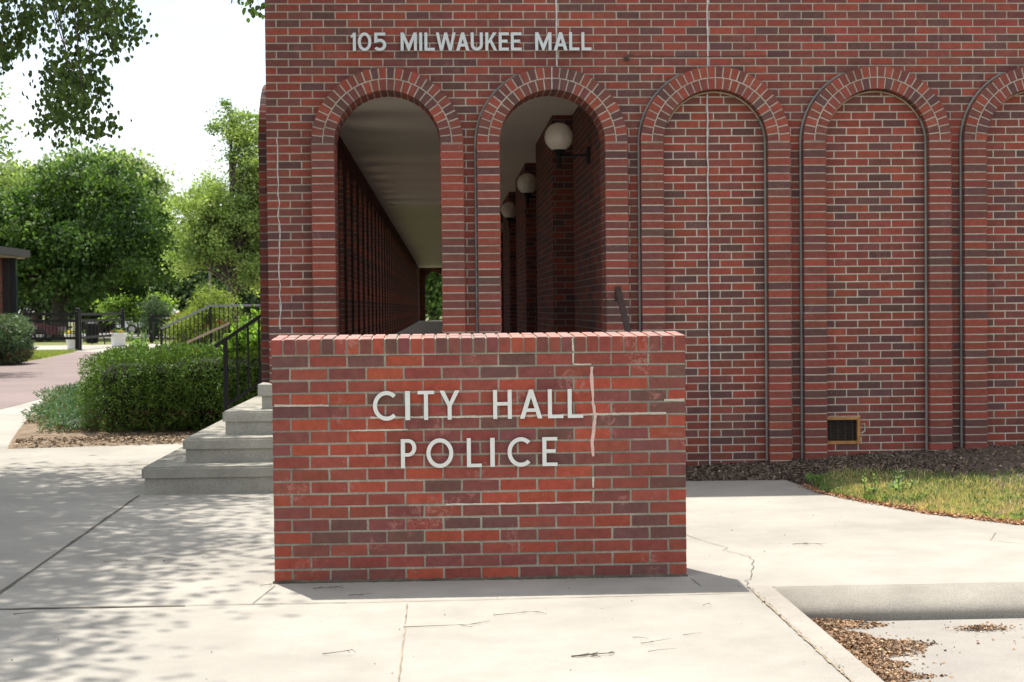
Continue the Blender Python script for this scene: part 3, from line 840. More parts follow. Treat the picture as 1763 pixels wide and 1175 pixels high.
def arch_surround(cx, open_, zbot):
    mb = MB(); mo = MB()
    back = 13.449 if open_ else FY - 0.001
    D = back - SF
    # jambs: one stretcher wide, stacked
    for sgn in (-1, 1):
        xa = cx + sgn * RM
        k = int((zbot - Z0) / CH)
        for j in range(k, 43):
            z = Z0 + CH * j + CH / 2
            brick(mb, (xa + random.uniform(-.0012, .0012), SF, z), (1, 0, 0), (0, -1, 0), 0.2, BH, min(D, 0.098), bcol(pal=PAL2), jit=0.0012)
            if open_:
                for y0, y1 in ((SF + 0.108, SF + 0.30), (SF + 0.31, back)):
                    mb.box(xa - 0.1, xa + 0.1, y0, y1, z - BH / 2, z + BH / 2, bcol(pal=PAL2))
        mo.box(xa - 0.094, xa + 0.094, SF + 0.005, back - 0.002, Z0 + CH * k, ZS)
    # two rings of voussoirs
    for (r0, r1, n) in ((RI, RM - 0.005, 24), (RM + 0.005, RO, 28)):
        for i in range(n):
            th = math.pi * (i + 0.5) / n
            col = bcol(pal=PAL2)
            half = math.pi / n / 2
            def wedge(ya, yb, col, ch=0.0016):
                vs = []
                g0 = JT / 2 / r0; g1 = JT / 2 / r1
                jj = random.uniform(-0.0015, 0.0015)
                for yy, ins in ((yb, 0), (ya + ch + jj, 0), (ya + jj, ch)):
                    for r, a in ((r0 + ins, -(half - g0) + ins / r0), (r1 - ins, -(half - g1) + ins / r1), (r1 - ins, (half - g1) - ins / r1), (r0 + ins, (half - g0) - ins / r0)):
                        t2 = th + a * 1.0
                        vs.append((cx + r * math.cos(t2), yy, ZS + 0.004 + r * math.sin(t2)))
                fs = [(0, 1, 2, 3)]
                for b in (0, 4):
                    for q in range(4):
                        p = (q + 1) % 4
                        fs.append((b + q, b + 4 + q, b + 4 + p, b + p))
                fs.append((11, 10, 9, 8))
                mb.add(vs, fs, col)
            wedge(SF, SF + (0.098 if not open_ else 0.10), col)
            if open_:
                wedge(SF + 0.109, SF + 0.30, bcol(pal=PAL2)); wedge(SF + 0.31, back, bcol(pal=PAL2))
    # mortar ring
    n = 48
    vs = []; fs = []
    for i in range(n + 1):
        t2 = math.pi * i / n
        for r in (RI + 0.006, RO - 0.006):
            for y in (SF + 0.005, back - 0.002):
                vs.append((cx + r * math.cos(t2), y, ZS + 0.003 + r * math.sin(t2)))
    for i in range(n):
        a = 4 * i; b = a + 4
        fs += [(a, b, b + 2, a + 2), (a + 1, a + 3, b + 3, b + 1), (a + 2, b + 2, b + 3, a + 3), (a, a + 1, b + 1, b)]
    mo.add(vs, fs)
    s = part('arch_surround', mb, M['brick_wall'], hall)
    part('surround_mortar', mo, M['mortar'], s)
    ring = MB()
    # pale pointed line between the rings
    vs = []; fs = []
    for i in range(n + 1):
        t2 = math.pi * i / n
        for r in (RM - 0.0040, RM + 0.0040):
            vs.append((cx + r * math.cos(t2), SF + 0.001, ZS + 0.004 + r * math.sin(t2)))
        if i: fs.append((2 * i - 2, 2 * i - 1, 2 * i + 1, 2 * i))
    ring.add(vs, fs)
    part('ring_joint', ring, M['mortar'], s)
    return s
for i, cx in enumerate(ARX):
    s = arch_surround(cx, i < 2, 0.80 if i < 2 else (0.03 if i < 4 else 0.10))
    bd = MB()
    if i >= 1:
        r = RO + 0.010
        pts = [(cx - r, FY - 0.03, 0.08 if i > 1 else 0.82), (cx - r, FY - 0.03, ZS)] + [(cx + r * math.cos(R(180 - 4 * j)), FY - 0.03, ZS + r * math.sin(R(180 - 4 * j))) for j in range(1, 17)]
        bd.tube(pts, 0.012, 6)
        part('sealant_bead', bd, M['bead'], s, True)
    if i >= 2:
        bd = MB(); r = RI - 0.010
        pts = [(cx + r, FY - 0.03, 0.10), (cx + r, FY - 0.03, ZS)] + [(cx + r * math.cos(R(4 * j)), FY - 0.03, ZS + r * math.sin(R(4 * j))) for j in range(1, 8)]
        bd.tube(pts, 0.012, 6)
        part('sealant_bead', bd, M['bead'], s, True)
        bd = MB(); r = RI - 0.008
        bd.tube([(cx + r * math.cos(R(28 + 4 * j)), FY - 0.006, ZS + r * math.sin(R(28 + 4 * j))) for j in range(0, 33)], 0.009, 6)
        part('soffit_bead', bd, M['bead_tan'], s, True)

# caulked cracks and the loose wire
def vline(x, z0, z1, w, amp=0.008):
    mb = MB(); pts = [(x, z0)]; z = z0
    while z < z1:
        z += random.uniform(0.05, 0.12); pts.append((x + random.uniform(-amp, amp), min(z, z1)))
    ribbon(mb, pts, w * 0.9, FY - 0.001, 0.003, 0.25)
    part('caulked_crack', mb, M['caulk'], hall)
vline(2.325, 0.06, ZS + RI - 0.02, 0.016, 0.004)
vline(2.33, ZS + RO + 0.01, 4.36, 0.018, 0.004)
vline(1.008, ZS + RO + 0.01, 4.36, 0.018, 0.004)
vline(-1.412, 1.30, 2.95, 0.012, 0.010)
mb = MB()
ribbon(mb, [(0.956, ZS + RI + 0.01), (0.958, ZS + RO)], 0.010, SF - 0.001, 0.003)
part('caulked_crack', mb, M['caulk'], hall)
mb = MB()
mb.tube([(1.60, FY - 0.005, 3.625), (1.615, FY - 0.04, 3.635), (1.64, FY - 0.02, 3.66), (1.70, FY - 0.008, 3.648), (2.1, FY - 0.006, 3.642), (2.9, FY - 0.006, 3.646)], [0.012, 0.013, 0.007, 0.003, 0.002, 0.002], 6)
part('loose_cable', mb, M['twig'], hall, True)
mb = MB(); mb.box(1.605, 1.640, FY - 0.02, FY + 0.004, 3.61, 3.63); part('cable_clip', mb, M['brown_metal'], hall)

# address lettering
for ch, a, b in [('1', -0.772, -0.729), ('0', -0.711, -0.596), ('5', -0.573, -0.468), ('M', -0.343, -0.204), ('I', -0.183, -0.158), ('L', -0.138, -0.050), ('W', -0.039, 0.130), ('A', 0.135, 0.249), ('U', 0.262, 0.365), ('K', 0.388, 0.489), ('E', 0.504, 0.590), ('E', 0.609, 0.700), ('M', 0.820, 0.960), ('A', 0.981, 1.099), ('L', 1.115, 1.203), ('L', 1.222, 1.307)]:
    letter(ch, a, b, 3.693, 0.155, 0.0245, 0.0235, FY - 0.032, 0.022, M['letter2'], hall)

# vent in the infill of the second blind arch
VX0, VX1, VZ0, VZ1 = 3.345, 3.665, 0.235, 0.478
mb = MB()
mb.box(VX0, VX1, FY + 0.005, FY + 0.05, VZ0, VZ0 + 0.026); mb.box(VX0, VX1, FY + 0.005, FY + 0.05, VZ1 - 0.026, VZ1)
mb.box(VX0, VX0 + 0.02, FY + 0.007, FY + 0.05, VZ0 + 0.026, VZ1 - 0.026); mb.box(VX1 - 0.026, VX1, FY + 0.007, FY + 0.05, VZ0 + 0.026, VZ1 - 0.026)
vent = part('vent_frame', mb, M['wood'], hall)
mb = MB()
for i in range(14):
    z = VZ0 + 0.032 + i * 0.0133
    mb.box(VX0 + 0.02, VX1 - 0.026, FY + 0.030, FY + 0.0315, z, z + 0.003)
for i in range(4):
    x = VX0 + 0.06 + i * 0.065
    mb.box(x, x + 0.003, FY + 0.032, FY + 0.0335, VZ0 + 0.026, VZ1 - 0.026)
part('vent_mesh', mb, M['twig'], vent)
mb = MB(); mb.box(VX0 - 0.1, VX1 + 0.0, FY + 0.20, FY + 0.25, VZ0 - 0.02, VZ1 + 0.02)
part('vent_back', mb, M['dark_int'], vent)
mb = MB(); ribbon(mb, [(VX0 + 0.03, VZ1 + 0.004), (VX1, VZ1 + 0.003)], 0.008, FY + 0.008, 0.004, 0.6)
ribbon(mb, [(VX1 + 0.006, VZ0 + 0.0), (VX1 + 0.006, VZ0 + 0.06)], 0.012, FY + 0.008, 0.004, 0.6)
ribbon(mb, [(VX1 + 0.01, VZ1 - 0.07), (VX1 + 0.04, VZ1 - 0.07), (VX1 + 0.04, VZ1 - 0.13), (VX1 + 0.006, VZ1 - 0.15)], 0.012, FY + 0.008, 0.005, 0.6)
part('patch_mortar', mb, M['mortar'], vent)

# arcade: side wall bays, end wall, right-hand piers, floor, ceiling, roof
YE = 78.0
def n_shape(hw_in, y0, y1, zb, zt, r, yc):
    pts = [(y0, zb), (yc - r, zb), (yc - r, ZS)]
    pts += [(yc + r * math.cos(R(180 - 9 * j)), ZS + r * math.sin(R(180 - 9 * j))) for j in range(1, 20)]
    pts += [(yc + r, ZS), (yc + r, zb), (y1, zb), (y1, zt), (y0, zt)]
    return pts
YC0 = FY + 0.92
bays = []
ycs = [YC0 + 1.4224 * k for k in range(45)]
mbay = MB()
yc = ycs[0]
mbay.prism(n_shape(0, yc - 0.7112, yc + 0.7112, 0.8, 4.35, 0.39, yc), 'x', -1.505, -1.22)
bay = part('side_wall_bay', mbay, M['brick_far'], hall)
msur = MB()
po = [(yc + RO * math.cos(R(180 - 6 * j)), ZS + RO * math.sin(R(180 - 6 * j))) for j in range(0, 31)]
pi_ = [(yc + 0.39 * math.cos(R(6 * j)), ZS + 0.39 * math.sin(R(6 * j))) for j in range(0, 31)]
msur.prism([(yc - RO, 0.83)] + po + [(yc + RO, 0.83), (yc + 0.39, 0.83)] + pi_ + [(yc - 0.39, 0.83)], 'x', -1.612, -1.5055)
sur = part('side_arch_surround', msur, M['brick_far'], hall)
for k in range(1, 45):
    for o in (bay, sur):
        c = o.copy(); COL.objects.link(c); c.location = (0, 1.4224 * k, 0); c.parent = hall
mb = MB()
mb.box(-1.500, -1.22, FY + 0.2915, yc - 0.7115, 0.8, 4.35)                 # gap between front wall and first bay
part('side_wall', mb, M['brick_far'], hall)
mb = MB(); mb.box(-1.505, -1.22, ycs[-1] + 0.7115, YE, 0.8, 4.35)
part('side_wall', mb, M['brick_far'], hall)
# far end wall with the same arches
for cx in ARX[:2]:
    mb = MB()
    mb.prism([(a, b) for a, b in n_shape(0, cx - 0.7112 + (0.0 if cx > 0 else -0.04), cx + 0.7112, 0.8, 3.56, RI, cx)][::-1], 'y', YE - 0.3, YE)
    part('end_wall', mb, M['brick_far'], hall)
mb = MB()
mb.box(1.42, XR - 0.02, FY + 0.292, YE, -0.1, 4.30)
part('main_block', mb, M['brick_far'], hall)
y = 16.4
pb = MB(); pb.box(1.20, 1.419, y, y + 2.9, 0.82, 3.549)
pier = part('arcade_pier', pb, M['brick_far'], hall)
k = 1
while y + 5.4 * k + 2.9 < YE - 0.4:
    c = pier.copy(); COL.objects.link(c); c.location = (0, 5.4 * k, 0); c.parent = hall; k += 1
mb = MB(); mb.box(-1.2199, 1.4195, FY + 0.2925, YE - 0.301, 3.55, 4.25)
part('arcade_ceiling', mb, M['ceiling'], hall)
mb = MB(); mb.box(-1.505, 1.41, FY + 0.0, YE + 0.1, 0.3, 0.82)
part('arcade_floor', mb, M['floorc'], hall)
mb = MB(); mb.box(XL - 0.03, XR, FY - 0.05, YE + 0.05, 4.378, 4.44)
part('roof', mb, M['step'], hall)
# plinth at the corner
mb = MB(); mb.box(-1.569, -1.13, 13.06, 13.62, 0.0, 0.728); mb.box(-1.600, -1.10, 13.028, 13.65, 0.728, 0.832, b=0.010)
part('plinth', mb, M['step'], hall)

# steps wrapping round the corner
steps = thing('entrance_steps', 'weathered concrete steps wrapping round the building corner beside the sign', 'steps', (-1.0, 12.6, 0))
RX = 1.76
for k, (xl, yf) in enumerate(((-2.428, 12.17), (-2.150, 12.475), (-1.867, 12.775))):
    mb = MB(); zt = 0.22 + 0.2 * k; zb = zt - 0.2 - (0.05 if k == 0 else 0)
    nz_ = 0.088
    xin = (-2.140, -1.857, -1.575)[k]; yin = (12.485, 12.785, 13.02)[k]
    # L-shaped: front run and left flank
    mb.box(xl + 0.022, RX - 0.02, yf + 0.022, yin + 0.30, zb, zt - nz_)
    mb.box(xl + 0.022, xin + 0.28, yin + 0.3005, 16.18, zb, zt - nz_)
    L_ = [(xl, yf), (RX, yf), (RX, yin + 0.32), (xin + 0.30, yin + 0.32), (xin + 0.30, 16.2), (xl, 16.2)]
    bm = bmesh.new()
    vs = [bm.verts.new((a, b, zt - nz_ + 0.0005)) for a, b in L_]
    f = bm.faces.new(vs)
    ex = bmesh.ops.extrude_face_region(bm, geom=[f])
    for v in ex['geom']:
        if isinstance(v, bmesh.types.BMVert): v.co.z = zt
    bmesh.ops.recalc_face_normals(bm, faces=bm.faces[:])
    bmesh.ops.bevel(bm, geom=[e for e in bm.edges if abs(e.verts[0].co.z - zt) < 1e-4 and abs(e.verts[1].co.z - zt) < 1e-4] + [e for e in bm.edges if abs(e.verts[0].co.z - e.verts[1].co.z) > 0.01], offset=0.016, segments=3, affect='EDGES')
    mb.bm(bm)
    part('step', mb, M['step'], steps)
mb = MB()
mb.box(-1.565, -1.505, 13.63, 16.2, 0.6, 0.822); mb.box(-1.10, 1.42, 13.04, 13.149, 0.3, 0.819)
mb.box(1.43, RX - 0.02, 13.02, 13.048, 0.0, 0.6)
part('landing_edge', mb, M['step'], steps)

# left stair railing
def bar(mb, a, b, w, h=None):
    """flat bar between two points, w wide across, h tall"""
    a = Vector(a); b = Vector(b); h = h or w
    t = (b - a).normalized(); s = t.cross(Vector((0, 0, 1)))
    s = s.normalized() if s.length > 1e-3 else Vector((1, 0, 0))
    u = s.cross(t).normalized()
    vs = []
    for p in (a, b):
        for i, j in ((-1, -1), (1, -1), (1, 1), (-1, 1)):
            vs.append(tuple(p + s * (i * w / 2) + u * (j * h / 2)))
    mb.add(vs, [(0, 1, 2, 3), (7, 6, 5, 4), (0, 4, 5, 1), (1, 5, 6, 2), (2, 6, 7, 3), (3, 7, 4, 0)])
rail = thing('stair_railing', 'black steel stair railing rising in front of the clipped hedge', 'railing', (-2.18, 15.2, 0.22))
sl = 0.66
def rz(x, z0): return z0 + (x + 2.28) * sl
mb = MB(); bar(mb, (-2.28, 15.2, 1.11), (-1.62, 15.2, rz(-1.62, 1.11)), 0.045, 0.035); part('handrail', mb, M['black_metal'], rail)
mb = MB(); bar(mb, (-2.16, 15.2, 0.53), (-1.62, 15.2, 0.53 + 0.54 * sl), 0.04, 0.03); part('bottom_rail', mb, M['black_metal'], rail)
mb = MB(); bar(mb, (-2.18, 15.2, 0.21), (-2.18, 15.2, rz(-2.18, 1.10)), 0.042); part('newel_post', mb, M['black_metal'], rail)
for x in (-2.065, -1.955, -1.845, -1.735):
    mb = MB(); bar(mb, (x, 15.2, 0.53 + (x + 2.16) * sl), (x, 15.2, rz(x, 1.10)), 0.018); part('baluster', mb, M['black_metal'], rail)
rail2 = thing('front_handrail', 'brown metal handrail rising behind the sign at the second arch', 'railing', (1.53, 12.4, 0.4))
mb = MB()
bar(mb, (1.509, 13.02, 1.635), (1.527, 12.42, 1.235), 0.048, 0.022)
bar(mb, (1.527, 12.42, 1.235), (1.55, 11.98, 0.96), 0.048, 0.022)
part('handrail', mb, M['brown_metal'], rail2)
mb = MB(); bar(mb, (1.549, 12.02, 0.0), (1.549, 12.02, 0.975), 0.035); part('post', mb, M['brown_metal'], rail2)
mb = MB(); bar(mb, (1.500, 13.02, 1.61), (1.500, 13.06, 1.52), 0.03); part('wall_bracket', mb, M['brown_metal'], rail2)

# globe lamps in the arcade
def globe_lamp(loc, first=None):
    lx, ly, lz = loc
    root = thing('globe_lamp', '', 'lamp', loc, 'white globe lamps along the arcade')
    g = MB(); r = 0.138
    g.lathe([(r * math.sin(R(a)), -r * math.cos(R(a))) for a in range(24, 181, 6)], (lx, ly, lz), 28)
    part('globe', g, M['globe'], root, True)
    c = MB(); c.lathe([(0.0, -0.185), (0.03, -0.18), (0.042, -0.15), (0.062, -0.142), (0.066, -0.118), (0.058, -0.116)], (lx, ly, lz), 20)
    c.tube([(lx, ly, lz - 0.15), (lx, ly, lz - 0.30)], [0.026, 0.012], 10)
    part('fitter', c, M['black_metal'], root, True)
    a = MB(); a.tube([(lx, ly, lz - 0.17), (lx + 0.12, ly, lz - 0.175), (lx + 0.265, ly, lz - 0.175)], 0.013, 8)
    part('arm', a, M['black_metal'], root, True)
    w = MB(); w.box(lx + 0.265, lx + 0.293, ly - 0.05, ly + 0.05, lz - 0.255, lz - 0.095, b=0.008)
    part('wall_plate', w, M['black_metal'], root)
    return root
l1 = globe_lamp((1.125, 14.5, 3.10))
LL = ['nearest white globe lamp on a black arm under the second arch', 'second white globe lamp down the arcade, past the first pier', 'third white globe lamp down the arcade, partly hidden by the arch jamb',
      'fourth globe lamp deep in the dark arcade']
l1['label'] = LL[0]
for i in range(1, 4):
    c = copy_tree(l1, (1.125, 14.5 + 5.45 * i, 3.10)); c['label'] = LL[i]

# ------------------------------------------------------------------ planting bed on the right
edge = [(1.765, 12.56), (2.86, 12.51), (2.935, 11.6), (3.1, 11.06), (3.37, 10.38), (3.81, 9.77), (5.0, 9.11), (14, 8.3)]
wall = [(1.765, 13.17), (2.95, 13.17), (3.25, 13.17), (3.5, 13.17), (3.9, 13.17), (4.5, 13.17), (6.0, 13.17), (14, 13.17)]
NS, NT = 120, 40
def bedpt(s, t):
    q = s * 7; i = min(6, int(q)); f = q - i
    a = Vector(edge[i]).lerp(Vector(edge[i + 1]), f); b = Vector(wall[i]).lerp(Vector(wall[i + 1]), f)
    p = a.lerp(b, t)
    zw = 0.055 + 0.055 * max(0.0, min(3.2, b.x - 2.2)) + 0.01 * max(0, b.x - 5.4)
    z = -0.002 + zw * (t ** 0.75)
    return p.x, p.y, z
mb = MB(); vs = []; fs = []
for i in range(NS + 1):
    for j in range(NT + 1):
        x, yv, z = bedpt(i / NS, j / NT)
        amp = 0.012 if 0 < j else 0.0
        vs.append((x, yv, z + random.uniform(-amp, amp * 1.4)))
for i in range(NS):
    for j in range(NT):
        a = i * (NT + 1) + j
        fs.append((a, a + NT + 1, a + NT + 2, a + 1))
mb.add(vs, fs)
# skirt so that the bed has a closed edge
n = len(mb.v)
structure('planting_bed', mb, M['mulch'], 'dark mulch bed sloping up to the blind arches', 'planting bed', True)

def flat_chips(name, P, size, cols, mat, **kw):
    n = len(P)
    up = np.stack([np.cos(a := RNG.random(n) * 6.283), np.sin(a), RNG.normal(size=n) * 0.25], 1)
    return leaves(name, P, size, cols, mat, None, 'quad', up, 0.45, **kw)
def bed_sample(n, fs, ft):
    s = fs(RNG.random(n)); t = ft(RNG.random(n))
    return np.array([bedpt(a, b) for a, b in zip(s, t)]), s, t
P, s, t = bed_sample(22000, lambda r: r * 0.95, lambda r: r)
keepm = (t > 0.34) | (s < 0.32) | (RNG.random(len(s)) < 0.25)
P = P[keepm] + np.array([0, 0, 0.012])
o = flat_chips('mulch_chips', P, 0.012 + 0.026 * RNG.random(len(P)), colmix(len(P), (0.055, 0.040, 0.030), (0.23, 0.17, 0.125), 0.4), M['chips'])
tag(o, 'shredded bark mulch chips along the foot of the brick wall', 'mulch', kind='stuff')
P, s, t = bed_sample(5200, lambda r: 0.22 + r * 0.75, lambda r: np.abs(RNG.normal(size=len(r))) * 0.025)
P = P + np.array([0, -0.02, 0.008]) + RNG.normal(size=P.shape) * np.array([0.02, 0.02, 0.003]); P[:, 2] = np.maximum(P[:, 2], 0.006)
o = flat_chips('leaf_crumbs', P, 0.012 + 0.025 * RNG.random(len(P)), colmix(len(P), (0.30, 0.13, 0.07), (0.50, 0.30, 0.17), 0.3), M['chips'])
tag(o, 'crumbled brown leaves along the edge of the grass', 'leaf litter', kind='stuff')

def blades(n, fs, ft, hmin, hmax, ca, cb, keep, name, label, width=1.0, shape='blade'):
    P, s, t = bed_sample(n, fs, ft)
    kk = keep(P, s, t); P = P[kk]; n = len(P)
    h = hmin + (hmax - hmin) * RNG.random(n)
    up = RNG.normal(size=(n, 3)) * np.array([0.45, 0.45, 0.1]) + np.array([0, 0, 1.0])
    P = P + np.array([0, 0, 1]) * (h * 0.42)[:, None]
    o = leaves(name, P, h, colmix(n, ca, cb, 0.25), M['leaf'], None, shape, up, 1.5)
    tag(o, label, 'grass', kind='stuff')
    return o
def patchn(P, f, seed):
    return np.sin(P[:, 0] * f + seed) * np.sin(P[:, 1] * f * 1.3 + seed * 2.1) + 0.6 * np.sin(P[:, 0] * f * 2.7 + seed * 3) * np.sin(P[:, 1] * f * 2.2 - seed)
blades(52000, lambda r: 0.25 + 0.75 * r ** 1.1, lambda r: r * 0.80, 0.02, 0.065, (0.09, 0.155, 0.045), (0.20, 0.27, 0.09),
       lambda P, s, t: RNG.random(len(s)) < np.clip(1.0 - (np.abs(t - 0.16 - 0.42 * np.clip((s - 0.3) * 1.2, 0, 0.6) - 0.08 * patchn(P, 3, 1)) * 3.6) ** 2 + 0.15 * patchn(P, 7, 2), 0.0, 1) * np.clip((s - 0.25) * 14, 0.25, 1), 'grass_blades', 'green grass blades in the bed by the walk')
blades(82000, lambda r: 0.30 + 0.70 * r, lambda r: np.abs(RNG.normal(size=len(r))) * 0.22, 0.015, 0.07, (0.42, 0.33, 0.17), (0.64, 0.53, 0.30),
       lambda P, s, t: RNG.random(len(s)) < np.clip(0.55 + 0.45 * patchn(P, 2.5, 0.4) + 0.2 * patchn(P, 8, 1.4), 0.05, 1) * np.clip((s - 0.30) * 6, 0.1, 1), 'dry_grass_blades', 'dry straw coloured grass near the walk edge')
blades(9000, lambda r: 0.235 + 0.5 * r ** 2, lambda r: 0.02 + r * 0.30, 0.02, 0.05, (0.12, 0.21, 0.06), (0.24, 0.34, 0.12),
       lambda P, s, t: patchn(P, 6, 3) > -0.2, 'clover_leaves', 'low broad leaved ground cover along the walk edge', shape='heart')

def weed(x, y, z, h, nst, seed, label, c=(0.12, 0.19, 0.08), c2=(0.24, 0.33, 0.15), name='weed', cat='weed', lw=1.0):
    rs = np.random.default_rng(seed)
    root = thing(name, label, cat, (x, y, z))
    st = MB(); P = []; U = []; S = []
    for i in range(nst):
        a = rs.random() * 6.283; ln = h * (0.6 + 0.5 * rs.random()); sp = 0.55 * ln * rs.random()
        e = Vector((x + math.cos(a) * sp, y + math.sin(a) * sp, z + ln)); b = Vector((x + rs.normal() * 0.02, y + rs.normal() * 0.02, z - 0.02))
        m = b.lerp(e, 0.5) + Vector((math.cos(a), math.sin(a), 0)) * 0.02
        st.tube([b, m, e], [0.006 * h / 0.3, 0.0045 * h / 0.3, 0.0015], 5)
        for k in range(int(14 * ln / 0.25)):
            f = rs.random(); p = (b.lerp(m, f * 2) if f < 0.5 else m.lerp(e, f * 2 - 1))
            aa = rs.random() * 6.283; d = np.array([math.cos(aa), math.sin(aa), 0.5 + 0.7 * f]); d /= np.linalg.norm(d)
            sz = (0.085 * (1.15 - f)) * (h / 0.3) ** 0.7 * (0.6 + 0.6 * rs.random()) * lw
            P.append(np.array(p) + d * sz * 0.5); U.append(-d); S.append(sz)
    part('stem', st, M['leaf'], root).data.color_attributes['col'].data.foreach_set('color', np.tile(np.array([0.12, 0.17, 0.06, 1], np.float32), len(root.children[0].data.loops) if root.children else sum(len(f) for f in st.f)))
    n = len(P)
    leaves('foliage', np.array(P), np.array(S), colmix(n, c, c2, 0.2), M['leaf'], root, 'quad', np.array(U), 0.5, curl=0.3)
    return root
weed(3.17, 11.13, 0.02, 0.22, 8, 1, 'spiky green weed with pale yellow tips, left of the taller one', (0.2, 0.3, 0.1), (0.36, 0.45, 0.17), lw=0.8)
weed(3.40, 11.12, 0.02, 0.28, 9, 2, 'tallest bluish green weed at the tip of the grass', (0.20, 0.29, 0.16), (0.34, 0.43, 0.25), lw=0.85)
weed(3.05, 11.4, 0.01, 0.12, 6, 3, 'low leafy weed sprawling at the corner of the walk')
weed(3.72, 10.45, 0.02, 0.12, 7, 4, 'low leafy weed in the dry grass near the walk edge')
wmb = MB()
b0 = Vector((4.03, 9.93, 0.03))
wmb.lathe([(0.004, 0), (0.018, 0.01), (0.02, 0.05), (0.012, 0.10), (0.0, 0.115)], (0, 0, 0), 10)
wmb.v = [(b0.x + z * 0.97 - 0.05, b0.y + x, b0.z + yv * 0.8 - z * 0.06) for x, yv, z in wmb.v]
o = part('crumpled_wrapper', wmb, M['black_metal']); tag(o, 'crumpled dark wrapper lying on the edge of the grass', 'litter')

# leaf litter beside the curb, on the street
def in_litter(x, yv):
    e = 1.72
    f = (7.62 - yv)
    wd = 0.36 if f < 0.35 else (0.17 + 0.30 * math.exp(-((f - 0.75) / 0.35) ** 2) if f < 1.3 else 0.33 + 0.10 * math.sin(yv * 5))
    wd += 0.07 * math.sin(yv * 13) + 0.04 * math.sin(yv * 31)
    return (x - e) / max(0.05, wd)
pts = []
while len(pts) < 17000:
    yv = RNG.uniform(4.8, 7.46); x = 1.70 + abs(RNG.normal()) * 0.36
    q = in_litter(x, yv)
    if q < 1.0 and RNG.random() < 1.15 - 0.4 * q or (q < 1.5 and RNG.random() < 0.03): pts.append((x, yv, -0.117 + max(0, (1 - q)) * 0.03 * RNG.random()))
for _ in range(260):
    pts.append((2.60 + RNG.normal() * 0.07, 7.20 + RNG.normal() * 0.022, -0.115 + 0.015 * RNG.random()))
for _ in range(60):
    pts.append((2.75 + RNG.normal() * 0.25, 7.2 + RNG.normal() * 0.3, -0.116))
P = np.array(pts)
o = flat_chips('leaf_litter', P, 0.008 + 0.017 * RNG.random(len(P)), colmix(len(P), (0.17, 0.09, 0.05), (0.44, 0.30, 0.18), 0.35), M['chips'], curl=0.3)
tag(o, 'drift of crumbled brown leaves in the gutter against the curb', 'leaf litter', kind='stuff')

# small grit and leaf crumbs on the plaza
n = 420
P = np.stack([RNG.uniform(-2.2, 3.2, n), RNG.uniform(5.6, 11.5, n), np.full(n, 0.008)], 1)
kk = ~((P[:, 0] > 1.55) & (P[:, 1] < 7.8)) & ~((np.abs(P[:, 0] - 0.19) < 1.13) & (np.abs(P[:, 1] - 8.3) < 0.2))
P = P[kk]
e2 = np.stack([RNG.uniform(-0.92, 1.3, 260), 8.118 - np.abs(RNG.normal(size=260)) * 0.02, np.full(260, 0.008)], 1)
e3 = np.stack([1.569 + RNG.normal(size=160) * 0.012, RNG.uniform(5.5, 7.7, 160), np.full(160, 0.010)], 1)
P = np.concatenate([P, e2, e3])
o = flat_chips('grit', P, 0.004 + 0.009 * RNG.random(len(P)) ** 2, colmix(len(P), (0.06, 0.05, 0.04), (0.28, 0.20, 0.13), 0.3), M['chips'])
tag(o, 'grit and tiny leaf crumbs scattered on the plaza', 'grit', kind='stuff')

# fallen twigs
def twig(x, yv, ang, ln, seed, label, thick=0.0028, forks=2):
    rs = random.Random(seed)
    mb = MB(); p = Vector((x, yv, 0.006)); a = ang; pts = [p.copy()]
    lift = rs.uniform(0.0, 0.02)
    for i in range(7):
        a += rs.choice((0, 0, rs.uniform(-0.30, 0.30))); p = p + Vector((math.cos(a), math.sin(a), 0)) * ln / 7; pts.append(Vector((p.x, p.y, 0.006 + lift * (i + 1) / 7)))
    mb.tube(pts, [thick * 0.8 * (1 - 0.1 * i) for i in range(8)], 5)
    for k in range(forks):
        i = rs.randint(1, 6); aa = a + rs.choice((-1, 1)) * rs.uniform(0.4, 0.9); q = pts[i]
        l2 = ln * rs.uniform(0.2, 0.4)
        r1 = q + Vector((math.cos(aa), math.sin(aa), 0.02)) * l2 * 0.5; r2 = r1 + Vector((math.cos(aa + 0.3), math.sin(aa + 0.3), 0.0)) * l2 * 0.5
        mb.tube([q, r1, Vector((r2.x, r2.y, 0.006))], [thick * 0.7, thick * 0.5, thick * 0.3], 5)
    o = part('twig', mb, M['twig']); tag(o, label, 'twig', 'fallen twigs on the concrete')
    return o
